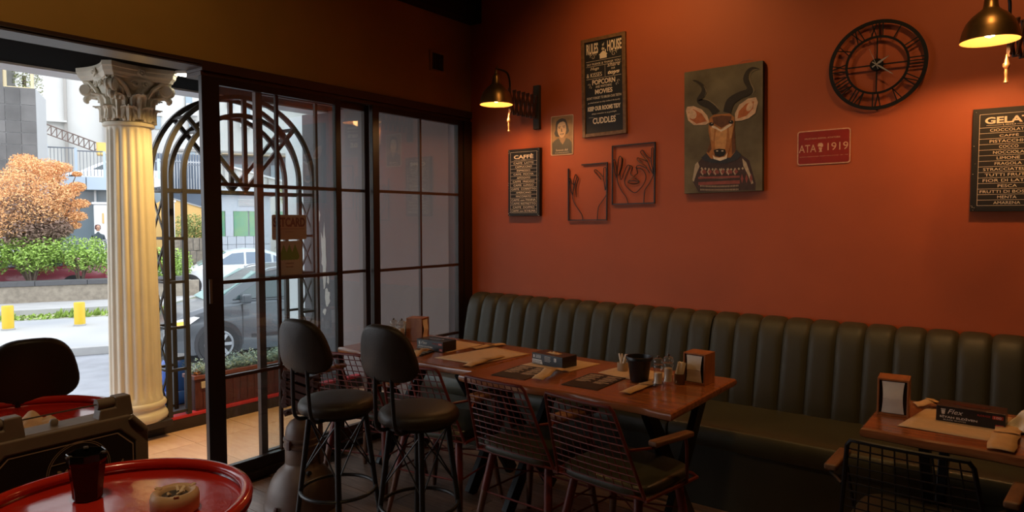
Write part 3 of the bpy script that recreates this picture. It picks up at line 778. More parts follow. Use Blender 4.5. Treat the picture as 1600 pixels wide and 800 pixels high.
# house rules board in a wooden frame
t = thing('framed_board', 'tall wooden-framed RULES OF THE HOUSE chalk-style board', 'sign', (1.253, 0, 2.503)); t.rotation_euler = (0, math.radians(-1.5), 0)
w, h_ = .178, .350
obj('board', MB().box(-w+.015, w-.015, -.018, -.003, -h_+.015, h_-.015), m_blackprint, t)
fm_ = mat('frame_wood_brown', (.22, .115, .042), .5, col2=(.13, .06, .022), scale=12, stretch=(4, 4, 4))
for a in ((-w, -w+.026, -h_, h_), (w-.026, w, -h_, h_)):
    obj('frame_bar', MB().box(a[0], a[1], -.028, -.002, a[2], a[3]), fm_, t, bevel=.003)
for a in ((-w+.026, w-.026, h_-.026, h_), (-w+.026, w-.026, -h_, -h_+.026)):
    obj('frame_bar', MB().box(a[0], a[1], -.028, -.002, a[2], a[3]), fm_, t, bevel=.003)
y = -.0187
L = [('RULES', .034, .095, -.088, .275, .075), ('of\nthe', .030, .022, .0, .279, .05), ('HOUSE', .034, .112, .090, .275, .075),
     ('SAY PLEASE & THANK YOU', .012, .27, 0, .165, .014), ('Hugs', .02, .07, -.07, .130, .026), ('& KISSES', .02, .125, -.075, .088, .030),
     ('share', .02, .10, .082, .143, .028), ('OUR', .01, .03, .078, .115, .013), ('toys', .02, .095, .082, .085, .032),
     ('POPCORN', .03, .185, 0, .035, .036), ('AND WATCHING', .01, .13, 0, .002, .016), ('MOVIES', .03, .14, 0, -.033, .034),
     ("DON'T FORGET TO BRUSH OUR TEETH", .01, .275, 0, -.075, .018), ('go ahead and put our dirty clothes in the laundry', .01, .26, 0, -.108, .013),
     ('KEEP OUR ROOMS TIDY', .02, .265, 0, -.150, .032), ('always remember to say goodnight', .01, .20, 0, -.188, .013), ('CUDDLES', .03, .185, 0, -.238, .044)]
for s_, sz, ww, x_, z_, hh in L: text('lettering', s_, sz, (x_, y, z_), m_cream, t, width=ww, height=hh, bold=.0008 if hh > .03 else 0, shear=.3 if s_.islower() or s_ == 'Hugs' else 0)
b = MB()
for z_ in (.186, .150, .062): b.box(-.14, .14, y, y+.0005, z_-.001, z_+.001)
b.box(.012, .0135, y, y+.0005, .066, .148)
for sx in (-1, 1):
    b.box(sx*.105-.02, sx*.105+.02, y, y+.0005, -.212, -.2105)
obj('ruled_lines', b, m_cream, t)
b = MB(); b.prism([(-.028, .196), (.028, .196), (.028, .222), (.036, .222), (.0, .250), (-.036, .222), (-.028, .222)], lambda u, v: (u, y, v), lambda u, v: (u, y+.0006, v))
b.box(.014, .022, y, y+.0006, .235, .255)
obj('printed_house', b, m_cream, t)
b = MB()
for sx in (-1, 1):
    for (cx_, cz_, r0, tn) in ((sx*.085, .215, .022, 1.4), (sx*.062, .232, .012, 1.2), (sx*.105, .232, .010, 1.2), (sx*.115, .02, .012, 1.1), (sx*.105, .0, .012, 1.0)):
        pts = [(cx_+sx*r0*(1-k/22)*math.cos(k/22*tn*2*PI), y+.0001, cz_+r0*(1-k/22)*math.sin(k/22*tn*2*PI)) for k in range(20)]
        b.tube(pts, .0011, 4)
obj('printed_flourish', b, m_cream, t)

# red enamel sign
t = thing('enamel_sign', 'small red enamel sign with ATA 1919 between two words and cream border', 'sign', (2.713, 0, 1.981)); t.rotation_euler = (0, math.radians(-.6), 0)
def rrect(w, h_, r, n=6):
    o = []
    for cx_, cz_, a0 in ((w-r, h_-r, 0), (-w+r, h_-r, PI/2), (-w+r, -h_+r, PI), (w-r, -h_+r, 1.5*PI)):
        for k in range(n+1): a = a0+PI/2*k/n; o.append((cx_+r*math.cos(a), cz_+r*math.sin(a)))
    return o
m_signcream = mat('sign_cream', (.72, .42, .26), .5, var=.3, scale=60); m_signred = mat('sign_red', (.30, .022, .010), .4, var=.2, scale=20)
for nm, w_, h2, r_, y0_, mm_ in (('plate', .145, .100, .016, -.006, m_signcream), ('red_field', .139, .094, .012, -.0068, m_signred)):
    obj(nm, MB().prism(rrect(w_, h2, r_), lambda u, v: (u, y0_, v), lambda u, v: (u, y0_+.005, v)), mm_, t)
text('lettering', 'ATA', .05, (-.087, -.0074, -.005), m_signcream, t, width=.096, height=.044)
text('lettering', '1919', .05, (.078, -.0074, -.000), m_signcream, t, width=.110, height=.044)
text('lettering', 'MUSTAFA KEMAL ATATÜRK', .012, (-.005, -.0074, .053), m_signcream, t, width=.195, height=.011)
text('lettering', 'NE MUTLU TÜRKÜM DİYENE · MUSTAFA KEMAL ATATÜRK · 1881 – 1938', .008, (0, -.0074, -.052), m_signcream, t, width=.262, height=.005)
b = MB(); y = -.0074
b.prism([(-.016, .012), (-.012, .022), (.004, .025), (.012, .018), (.014, .006), (.009, -.002), (-.004, .004), (-.015, .004)], lambda u, v: (u-.0145, y, v), lambda u, v: (u-.0145, y+.0004, v))
b.prism([(-.010, .000), (.006, -.003), (.008, -.010), (.004, -.016), (.008, -.028), (-.010, -.028), (-.004, -.018), (-.010, -.010)], lambda u, v: (u-.0145, y, v), lambda u, v: (u-.0145, y+.0004, v))
obj('printed_head', b, m_signcream, t)

# portrait plate
t = thing('portrait_plate', 'small rounded tin plate with a printed portrait of a dark-haired person', 'picture', (.895, 0, 2.185))
cols = {'gold': (.40, .22, .075), 'hair': (.035, .028, .018), 'skin': (.66, .44, .25), 'coat': (.085, .075, .045), 'line': (.045, .028, .018), 'edge': (.70, .50, .32), 'shade': (.40, .24, .12), 'light': (.75, .55, .38)}
cm = {k: mat('portrait_'+k, v, .45, var=(.5 if k == 'gold' else .1), scale=22) for k, v in cols.items()}
def lay(name, poly, y, m, th=.0004, parent=None):
    return obj(name, MB().prism(poly, lambda u, v: (u, y, v), lambda u, v: (u, y+th, v)), m, parent)
lay('plate', rrect(.099, .146, .010), -.006, cm['edge'], .004, t)
lay('printed_ground', rrect(.094, .141, .008), -.0066, cm['gold'], .0005, t)
def px2(poly, ox=235, oz=408, sx=.192/330, sz=.288/610):   # traced on a 500x800 crop of the plate
    return [((a-ox)*sx, -(b-oz)*sz) for a, b in poly]
lay('printed_coat', px2([(90, 520), (130, 480), (185, 450), (215, 500), (245, 560), (275, 510), (300, 455), (350, 480), (383, 530), (385, 700), (90, 700)]), -.0070, cm['coat'], .0004, t)
lay('printed_neck', px2([(190, 440), (280, 440), (285, 490), (248, 552), (215, 510)]), -.0074, cm['shade'], .0004, t)
lay('printed_hair', px2([(150, 190), (190, 155), (240, 143), (290, 165), (312, 220), (330, 290), (345, 350), (320, 390), (290, 400), (180, 430), (140, 420), (120, 370), (140, 310), (140, 240)]), -.0078, cm['hair'], .0004, t)
lay('printed_face', px2([(175, 235), (205, 205), (255, 195), (285, 215), (298, 270), (302, 330), (290, 390), (265, 435), (235, 452), (205, 435), (180, 385), (165, 330), (168, 275)]), -.0082, cm['skin'], .0004, t)
fe = MB()
for po in ([(180, 275), (215, 268), (217, 278), (182, 285)], [(245, 265), (285, 262), (285, 272), (247, 275)], [(185, 295), (200, 288), (214, 295), (200, 302)], [(252, 290), (267, 283), (281, 290), (267, 297)], [(205, 385), (235, 378), (268, 380), (262, 396), (235, 402), (212, 396)], [(225, 300), (232, 300), (240, 345), (250, 352), (225, 355)]):
    fe.prism(px2(po), lambda u, v: (u, -.0086, v), lambda u, v: (u, -.0082, v))
obj('printed_features', fe, cm['line'], t)
lay('printed_teeth', px2([(215, 386), (236, 383), (260, 385), (236, 394)]), -.0089, cm['light'], .0003, t)
text('signature', 'Sonsuza dek', .02, (0, -.0074, -.108), cm['light'], t, width=.11, height=.016, shear=.3)
text('lettering', 'KALBİMİZDESİN', .01, (0, -.0074, -.127), cm['light'], t, width=.12, height=.008)

# line-art metal frames
def lineart(label, corners, lines, thin=.0028):
    xs = [c[0] for c in corners]
    t = thing('wire_wall_art', label, 'wall art', (sum(xs)/len(xs), 0, sum(c[1] for c in corners)/len(corners)))
    c0 = t.location.copy()
    return t, c0
def artpt(px, py):      # traced on a crop of the wall; gives a point of the wall plane
    P = on_y(880+px/5.926, 215+py/5.926, -.012); return P
def art(label, frame_lines, lines):
    allp = [artpt(*p) for l in frame_lines for p in l]
    cx_ = sum(p.x for p in allp)/len(allp); cz_ = sum(p.z for p in allp)/len(allp)
    t = thing('wire_wall_art', label, 'wall art', (cx_, 0, cz_), 0, None)
    f = MB()
    for l in frame_lines:
        q = [artpt(*p)-Vector((cx_, 0, cz_)) for p in l]
        for a, b in zip(q, q[1:]):
            d = (b-a).normalized()*.004; f.bar(a-d, b+d, .010, .008, (0, 0, 1) if abs(d.x) > abs(d.z) else (1, 0, 0))
    obj('frame', f, m_black, t)
    g = MB()
    for l in lines:
        q = smoothpath([artpt(*p)-Vector((cx_, 0, cz_)) for p in l], 4); g.tube(q, .0030, 5)
    obj('line_figure', g, m_black, t)
    return t
art('black wire wall art of a face held between two hands, in a complete frame', [[(457, 80), (850, 45), (845, 605), (455, 618), (457, 80)]],
    [[(462, 215), (475, 205), (490, 240), (497, 330), (497, 365), (480, 330), (468, 270), (463, 225)],
     [(497, 365), (500, 290), (512, 200), (525, 172), (540, 185), (545, 215), (530, 300), (512, 350)], [(540, 185), (552, 205), (545, 270), (528, 330), (535, 390), (560, 330), (590, 265), (605, 255), (612, 275), (590, 330), (570, 380), (572, 430), (600, 470), (640, 503), (670, 508), (705, 480), (745, 430), (765, 370), (755, 325), (720, 290), (685, 285), (680, 265), (705, 258), (770, 285), (800, 328)],
     [(497, 365), (510, 430), (545, 500), (585, 555), (600, 608)], [(612, 258), (635, 265), (640, 285), (622, 330), (635, 348), (655, 362), (672, 342), (688, 330), (680, 290), (672, 275)],
     [(600, 410), (630, 380), (650, 372), (668, 378), (703, 408), (680, 425), (650, 430), (625, 424), (600, 410), (640, 400), (703, 408)],
     [(820, 100), (830, 92), (836, 130), (835, 340)], [(820, 100), (812, 190), (770, 160), (735, 118), (718, 130), (725, 150), (760, 190), (780, 220), (720, 195), (688, 188), (686, 205), (720, 235), (760, 262), (775, 280)], [(780, 220), (800, 270), (835, 340)], [(812, 190), (820, 260), (835, 330)], [(836, 345), (800, 420), (755, 490), (745, 608)]])
art('black wire wall art of two raised hands, frame open at its top corner', [[(48, 292), (50, 765), (403, 762), (408, 232), (175, 252)]],
    [[(55, 385), (68, 380), (80, 420), (95, 440), (88, 530), (70, 470), (58, 400)], [(95, 440), (100, 380), (115, 342), (128, 360), (138, 380), (125, 430), (118, 480), (125, 552)], [(115, 400), (100, 470), (88, 530), (100, 600), (140, 665), (172, 715), (182, 762)], [(128, 360), (120, 390), (100, 440)],
     [(350, 388), (320, 350), (290, 315), (292, 298), (310, 302), (345, 335), (372, 360), (375, 290), (385, 275), (396, 290), (396, 420), (390, 490), (380, 420), (372, 360)], [(396, 420), (402, 520), (360, 590), (325, 650), (315, 762)]])

# roman numeral clock
t = thing('skeleton_wall_clock', 'large black skeleton wall clock with roman numerals and silver hands', 'clock', (2.985, 0, 2.412))
Rk = .246; yk = -.030
def annulus(r0, r1, y0_, y1_, n=72):
    b = MB(); b.lathe([(r0, y0_), (r1, y0_), (r1, y1_), (r0, y1_), (r0, y0_)], n, M=Matrix.Rotation(math.radians(90), 4, 'X'), cap=False); return b
obj('outer_ring', annulus(Rk-.019, Rk, .024, .032), m_black, t, smooth=30)
obj('inner_ring', annulus(.148, .160, .024, .032), m_black, t, smooth=30)
for k, (ax, az) in enumerate(((1, 0), (-1, 0), (0, 1), (0, -1))):
    obj('spoke', MB().bar((ax*.02, -.028, az*.02), (ax*.15, -.028, az*.15), .007, .006, (0, 1, 0)), m_black, t)
obj('hub', MB().lathe([(.032, .022), (.034, .026), (.034, .038), (.030, .042)], 32, M=Matrix.Rotation(math.radians(90), 4, 'X')), m_black, t, smooth=40)
NUM = ['XII', 'I', 'II', 'III', 'IV', 'V', 'VI', 'VII', 'VIII', 'IX', 'X', 'XI']
for k, s_ in enumerate(NUM):
    b = MB(); a = -k*PI/6
    glyph = {'I': .018, 'V': .034, 'X': .034}; tot = sum(glyph[c] for c in s_); x_ = -tot/2; r0, r1 = .157, .230
    def P_(x, r): return Vector((x*math.cos(a)-r*math.sin(a), -.028, x*math.sin(a)+r*math.cos(a)))
    for c in s_:
        g = glyph[c]; xm = x_+g/2
        if c == 'I': b.bar(P_(xm, r0), P_(xm, r1), .0055, .006, (0, 1, 0))
        if c == 'V': b.bar(P_(xm, r0), P_(x_+.004, r1), .0055, .006, (0, 1, 0)).bar(P_(xm, r0), P_(x_+g-.004, r1), .0055, .006, (0, 1, 0))
        if c == 'X': b.bar(P_(x_+.005, r0), P_(x_+g-.005, r1), .0055, .006, (0, 1, 0)).bar(P_(x_+g-.005, r0), P_(x_+.005, r1), .0055, .006, (0, 1, 0))
        x_ += g
    obj('numeral', b, m_black, t)
m_hand = mat('silver_hand', (.75, .72, .66), .3, metal=.6)
def hand(name, ang, ln, back, w_, y_):
    s_, c_ = math.sin(ang), math.cos(ang); b = MB()
    q = [(-.0015, ln), (.0015, ln), (w_, ln*.25), (.002, 0), (w_*.7, -back), (-w_*.7, -back), (-.002, 0), (-w_, ln*.25)]
    q = [(u*c_+v*s_, -u*s_+v*c_) for u, v in q]
    b.prism(q, lambda u, v: (u, y_, v), lambda u, v: (u, y_+.0015, v)); obj(name, b, m_hand, t)
hand('hour_hand', math.radians(57), .074, .024, .006, -.048)
hand('minute_hand', math.radians(127), .104, .024, .0045, -.051)
hand('second_hand', math.radians(-22), .095, .03, .0010, -.053)
for a in (math.radians(88), math.radians(-90)):
    obj('mount', MB().tube([(.24*math.cos(a)+.0, -.026, .24*math.sin(a)), (.24*math.cos(a), -.001, .24*math.sin(a))], .006, 8), m_black, t)

# antelope canvas: printed picture on a deep canvas, traced from the print
t = thing('canvas_picture', 'canvas print of a horned antelope wearing a patterned knitted sweater', 'picture', (2.120, 0, 2.125)); t.rotation_euler = (0, math.radians(-.8), 0)
cw, chh = .252, .394
m_canv = mat('canvas_ground', (.175, .145, .085), .75, col2=(.075, .060, .034), scale=5, bump=.15, bscale=300, detail=8)
obj('canvas', MB().box(-cw, cw, -.036, -.002, -chh, chh), mat('canvas_edge', (.03, .025, .018), .7), t, bevel=.002)
obj('printed_ground', MB().box(-cw+.001, cw-.001, -.0366, -.036, -chh+.001, chh-.001), m_canv, t)
def kp(x, y):
    u = (x-(103-20*(y-112)/630))/(412+8*0+ (422-412)*(y-112)/630)
    yt = 112-62*u; yb = 742-12*u; v = (y-yt)/(yb-yt)
    return ((u-.5)*2*cw, (.5-v)*2*chh)
kc = {'horn': (.022, .016, .010), 'horn_hi': (.30, .24, .15), 'fur': (.44, .17, .045), 'fur_hi': (.66, .33, .12), 'fur_dark': (.14, .05, .017), 'ear': (.75, .50, .33), 'ear_in': (.50, .14, .04), 'white': (.85, .70, .52), 'nose': (.012, .009, .008), 'navy': (.030, .034, .045), 'knit': (.055, .030, .030), 'rose': (.30, .075, .065), 'oat': (.52, .42, .30)}
km = {k: mat('print_'+k, v, .7, var=.35, scale=40) for k, v in kc.items()}
ky = [-.0368]
def kl(name, polys, key, step=.0003):
    ky[0] -= step; b = MB(); yy = ky[0]
    for p in polys: b.prism([kp(*q) for q in p], lambda u, v: (u, yy, v), lambda u, v: (u, yy+.0002, v))
    return obj(name, b, km[key], t, kind='stuff' if len(polys) > 1 else None)
kl('printed_sweater', [[(185, 560), (150, 600), (135, 680), (165, 735), (470, 728), (472, 690), (440, 570), (385, 530), (300, 575)]], 'knit')
bands = []
def zig(y0, y1, n, x0, x1, sag=10):
    out = []
    for i in range(n):
        a = x0+(x1-x0)*i/n; b_ = x0+(x1-x0)*(i+.62)/n; m_ = (a+b_)/2; ym = (y0+y1)/2
        s_ = sag*(1-((i/n)*2-1)**2)
        out.append([(m_, y0+s_), (b_, ym+s_), (m_, y1+s_), (a, ym+s_)])
    return out
kl('printed_knit_rows', zig(600, 615, 14, 160, 440)+zig(695, 708, 26, 175, 385, 4)+zig(715, 728, 26, 175, 385, 2)+zig(648, 656, 24, 175, 385), 'oat')
kl('printed_knit_rows', [[(165, 655), (390, 650), (390, 660), (165, 665)], [(165, 682), (390, 674), (390, 692), (165, 698)]]+zig(618, 640, 9, 175, 385, 2), 'rose')
kl('printed_knit_rows', zig(608, 648, 6, 180, 390, 0)+[[(150, 590), (165, 575), (175, 600), (155, 640), (140, 680), (132, 672)], [(405, 560), (425, 580), (445, 640), (460, 690), (450, 695), (430, 640), (410, 600)]], 'oat')
kl('printed_knit_rows', zig(614, 642, 6, 186, 396, 0), 'rose')
kl('printed_knit_rows', zig(640, 690, 3, 395, 465, 0), 'rose')
kl('printed_collar', [[(185, 555), (215, 530), (240, 560), (300, 568), (350, 545), (375, 515), (402, 540), (380, 565), (320, 585), (250, 582), (205, 572)]], 'navy')
kl('printed_neck', [[(240, 420), (368, 400), (372, 520), (345, 555), (240, 560), (215, 530), (235, 480)]], 'fur')
kl('printed_neck_shade', [[(240, 420), (262, 430), (250, 500), (228, 530), (218, 525), (235, 480)], [(352, 410), (368, 400), (372, 520), (352, 540)]], 'fur_dark')
def ribbon(pts, ws):
    P = smoothpath([(a, b, 0) for a, b in pts], 5); n = len(P); L_, R_ = [], []
    for i in range(n):
        d = (P[min(i+1, n-1)]-P[max(i-1, 0)]).normalized(); u = i/(n-1)*(len(ws)-1); k = int(min(u, len(ws)-2)); w_ = ws[k]+(ws[k+1]-ws[k])*(u-k)
        L_.append((P[i].x-d.y*w_/2, P[i].y+d.x*w_/2)); R_.append((P[i].x+d.y*w_/2, P[i].y-d.x*w_/2))
    return [[L_[i], L_[i+1], R_[i+1], R_[i]] for i in range(n-1)]
kl('printed_horn', ribbon([(275, 325), (245, 285), (195, 265), (185, 252), (208, 215), (205, 185), (175, 160), (150, 152)], [44, 40, 34, 30, 26, 20, 12, 2]) +
   ribbon([(330, 320), (350, 265), (400, 230), (440, 215), (450, 190), (430, 150), (440, 110), (465, 90), (498, 95)], [40, 44, 36, 34, 30, 26, 18, 12, 2]), 'horn')
kl('printed_horn_gleam', ribbon([(285, 300), (262, 275), (225, 252), (200, 250)], [3, 4, 3, 1]) + ribbon([(460, 228), (470, 205), (452, 160), (452, 125), (470, 102), (495, 96)], [2, 5, 3, 3, 3, 1]) + ribbon([(212, 235), (222, 210), (210, 180)], [1, 3, 1]), 'horn_hi')
def ell(cx_, cy_, a, b_, rot=0, n=20):
    return [(cx_+a*math.cos(2*PI*i/n)*math.cos(rot)-b_*math.sin(2*PI*i/n)*math.sin(rot), cy_+a*math.cos(2*PI*i/n)*math.sin(rot)+b_*math.sin(2*PI*i/n)*math.cos(rot)) for i in range(n)]
kl('printed_ear', [[(235, 370), (215, 383), (150, 385), (118, 360), (107, 310), (115, 290), (150, 286), (195, 303), (225, 335)]], 'ear')
kl('printed_ear', [[(372, 365), (372, 325), (395, 280), (440, 248), (480, 242), (490, 268), (475, 325), (440, 352), (405, 362)]], 'ear')
kl('printed_ear_inner', [[(222, 365), (165, 378), (130, 355), (122, 318), (150, 302), (195, 325)]], 'ear_in')
kl('printed_ear_inner', [[(385, 352), (392, 315), (430, 275), (470, 262), (465, 300), (430, 338)]], 'ear_in')
kl('printed_ear_light', [ell(145, 330, 22, 24), ell(448, 290, 14, 26, .5)], 'ear')
kl('printed_head', [[(240, 345), (262, 330), (300, 328), (345, 325), (370, 345), (368, 385), (362, 420), (350, 470), (338, 520), (322, 560), (285, 570), (255, 560), (246, 520), (240, 470), (230, 420), (232, 375)]], 'fur')
kl('printed_forehead', [[(252, 345), (300, 335), (355, 340), (350, 372), (300, 400), (258, 375)]], 'fur_dark')
kl('printed_muzzle_light', [[(275, 405), (330, 405), (325, 470), (318, 510), (265, 510), (262, 460)], [(240, 395), (262, 400), (256, 470), (243, 460)], [(340, 400), (362, 390), (352, 450), (342, 460)]], 'fur_hi')
kl('printed_blaze', [[(245, 385), (270, 392), (296, 410), (325, 390), (360, 372), (352, 388), (322, 408), (298, 420), (270, 405), (250, 398)], [(250, 540), (262, 552), (285, 556), (315, 550), (330, 530), (325, 560), (290, 572), (255, 562)]], 'white')
kl('printed_nose', [[(256, 515), (285, 508), (318, 512), (322, 530), (312, 545), (288, 552), (262, 545)], ell(247, 380, 13, 10), ell(352, 370, 13, 10)], 'nose')
kl('printed_gleam', [ell(275, 520, 6, 3), ell(303, 520, 6, 3), ell(250, 376, 3, 2), ell(349, 366, 3, 2)], 'white')
hr = MB(); P0 = [(kp(430, 62)[0]+.0, .405), (kp(490, 55)[0], .425)]
hr.tube([(.085, -.004, .398), (.115, -.004, .418), (.175, -.004, .418), (.20, -.004, .398)], .0008, 4)
obj('hanging_wire', hr, m_alu, t)

# ------------------------------------------------------------------ things on the tables
TT = .7505
def flat(name, label, cat, pts, z, m, th=.0008, wave=.0015, group=None, n=10, seed=1):
    """a thin sheet over the quad pts (world x,y), slightly wavy"""
    random.seed(seed); ph = random.uniform(0, 6)
    cx_ = sum(p[0] for p in pts)/4; cy_ = sum(p[1] for p in pts)/4; q = [Vector((p[0]-cx_, p[1]-cy_, 0)) for p in pts]
    mb = MB()
    def fn(i, j):
        u = i/(n-1); v = j/(n-1); P = (q[0]*(1-u)+q[1]*u)*(1-v)+(q[3]*(1-u)+q[2]*u)*v
        return P+Vector((0, 0, wave*(1+math.sin(4*u+ph)*math.cos(3*v+ph*2))))
    mb.grid(fn, n, n)
    o = obj(name, mb, m, loc=(cx_, cy_, z), smooth=True); md = o.modifiers.new('s', 'SOLIDIFY'); md.thickness = th; md.offset = 1
    if cat: tag(o, label, cat, group)
    return o
PMG = 'kraft paper placemats'
flat('placemat', 'kraft placemat under the glove box nearest the glass doors', 'placemat', [(.62, -1.26), (.90, -1.27), (.90, -.93), (.62, -.92)], TT, m_kraft, group=PMG, seed=2)
flat('placemat', 'large kraft placemat with nothing on it but a sleeve, left table', 'placemat', [(.94, -1.43), (1.27, -1.44), (1.32, -1.00), (1.02, -.965)], TT, m_kraft, group=PMG, seed=3)
flat('placemat', 'kraft placemat under the middle glove box', 'placemat', [(1.46, -1.29), (1.775, -1.28), (1.80, -.985), (1.50, -.98)], TT, m_kraft, group=PMG, seed=4)
flat('placemat', 'kraft placemat partly under the black pot', 'placemat', [(1.90, -1.19), (2.20, -1.25), (2.24, -.985), (1.93, -.97)], TT, m_kraft, group=PMG, seed=5)
flat('placemat', 'kraft placemat under the glove box on the right-hand table', 'placemat', [(3.305, -1.305), (3.62, -1.305), (3.66, -.90), (3.37, -.895)], TT, m_kraft, group=PMG, seed=6)
# menus: dark cards with printed columns
m_menu = mat('menu_black', (.020, .014, .011), .55, var=.4, scale=30, spec=.3); m_menup = mat('menu_print', (.80, .58, .38), .5)
def menu(label, cx_, cy_, rz, w_, h_, z=TT, seed=1):
    t = thing('menu_card', label, 'menu', (cx_, cy_, z), rz, 'dark printed menu cards')
    obj('card', MB().box(-w_/2, w_/2, -h_/2, h_/2, 0, .003), m_menu, t, bevel=.001)
    b = MB(); random.seed(seed)
    for cx2 in (-.25, .25):
        yy = h_*.42
        for k in range(4):
            b.box((cx2-.19)*w_, (cx2+.19)*w_, yy-.006, yy, .003, .0034); yy -= .016
            for j in range(3):
                b.box((cx2-.18)*w_, (cx2-.18+random.uniform(.18, .34))*w_, yy-.0016, yy, .003, .0034); yy -= .0065
            yy -= .010*h_/.3
    obj('printed_lines', b, m_menup, t, kind='stuff')
    return t
menu('dark printed menu lying in front of the middle glove box', 1.580, -1.425, math.radians(4), .205, .29, seed=1)
menu('dark printed menu lying left of the black pot', 1.985, -1.375, math.radians(2), .200, .305, seed=2)
menu('dark printed menu behind the second bar stool backrest, by the left glove box', .74, -1.385, math.radians(12), .19, .15, z=TT+.0005, seed=3)
# cutlery sleeves
def sleeve(label, a, b_, w_, z=TT+.006, m=m_kraft2, bend=.4, lift=.010, seed=1, group='paper cutlery sleeves'):
    a = Vector((*a, z)); b_ = Vector((*b_, z)); d = b_-a; L_ = d.length; rz = math.atan2(d.y, d.x)
    t = thing('cutlery_sleeve', label, 'cutlery sleeve', a, rz, group)
    mb = MB(); n = 14; random.seed(seed); ph = random.uniform(0, 6)
    def fn(i, j):
        u = i/(n-1); v = -1+2*j/4
        z_ = lift*math.sin(PI*u)*(.5+.5*math.sin(7*u+ph)**2)+.0035*(1-v*v)
        return Vector((u*L_, v*w_/2*(1-.12*math.sin(9*u+ph)**2), z_+.0005))
    mb.grid(fn, n, 5)
    o = obj('sleeve', mb, m, t, smooth=30); md = o.modifiers.new('s', 'SOLIDIFY'); md.thickness = .0016; md.offset = 1
    f = MB(); q0 = L_*.55
    f.obox((q0, 0, lift*.9+.006), (.035, w_*.9, .0012), (0, .15, .25))
    obj('folded_flap', f, m, t)
    return t
sleeve('cutlery sleeve resting on the empty placemat of the left table', (1.268, -1.515), (1.24, -1.18), .062, seed=1)
sleeve('crumpled cutlery sleeve in front of the left glove box', (.84, -1.50), (.79, -1.305), .06, lift=.025, seed=2)
sleeve('cutlery sleeve at the back edge of the left table', (.96, -1.10), (1.01, -.86), .065, lift=.006, seed=3)
sleeve('cutlery sleeve with folded flap leaning by the middle glove box', (1.752, -1.535), (1.735, -1.262), .075, lift=.03, seed=4)
sleeve('long flat cutlery sleeve between the black pot and the salt mills', (2.228, -1.510), (2.242, -1.17), .060, lift=.004, seed=5)
sleeve('wide cutlery sleeve on the right-hand table, front of the crumpled tissue', (3.635, -1.430), (3.655, -1.06), .088, lift=.012, seed=6)
sleeve('cutlery sleeve behind the napkin holder of the right-hand table', (3.32, -.93), (3.44, -.88), .075, lift=.02, seed=7)
crumple('crumpled_tissue', 'crumpled pale tissue at the right edge of the right-hand table', (3.735, -1.06, TT), .20, .18, .085, m_paper, 'tissue')
crumple('crumpled_bag', 'crumpled transparent bag by the salt mills of the left table', (.30, -1.33, TT), .10, .08, .03, m_paper, 'bag')
# napkin holders
def holder(label, x, y, rz):
    t = thing('napkin_holder', label, 'napkin holder', (x, y, TT), rz, 'wooden napkin holders')
    W2, D2, H2, th = .0575, .0575, .152, .008
    b = MB(); b.box(-W2, -W2+th, -D2, D2, 0, H2); obj('side', b, m_holder, t, bevel=.0015)
    b = MB(); b.box(W2-th, W2, -D2, D2, 0, H2); obj('side', b, m_holder, t, bevel=.0015)
    b = MB(); b.box(-W2+th, W2-th, -D2, D2, H2-th, H2); obj('top', b, m_holder, t, bevel=.001)
    b = MB(); b.box(-W2+th, W2-th, -D2, D2, 0, th); obj('base', b, m_holder, t, bevel=.001)
    obj('inner_liner', MB().box(-W2+th+.0005, W2-th-.0005, -D2+.010, D2-.010, th, H2-th), m_blackp, t)
    for sy in (-1, 1):
        mb = MB(); n = 12
        def fn(i, j):
            u = -1+2*i/(n-1); v = -1+2*j/(n-1)
            pin = 1-.13*(1-v*v)**1.0
            return Vector((u*.041*pin, sy*(D2-.009+.013*(1-.6*v*v)*(1-.15*u*u)+.0015*math.cos(6*v)), H2/2+v*.065))
        mb.grid(fn, n, n); obj('napkins', mb, m_paper, t, smooth=True)
        obj('napkin_fold', MB().box(-.034, .034, min(sy*(D2+.0025), sy*(D2+.0060)), max(sy*(D2+.0025), sy*(D2+.006)), H2/2-.004, H2/2-.002), m_paper, t)
    return t
holder('wooden napkin holder beside the salt mills, at the end of the long tables', 2.405, -1.070, math.radians(-3))
holder('wooden napkin holder on the right-hand table', 3.262, -1.100, math.radians(4))
holder('wooden napkin holder nearest the glass doors, seen from its plain side', .43, -1.055, math.radians(110))
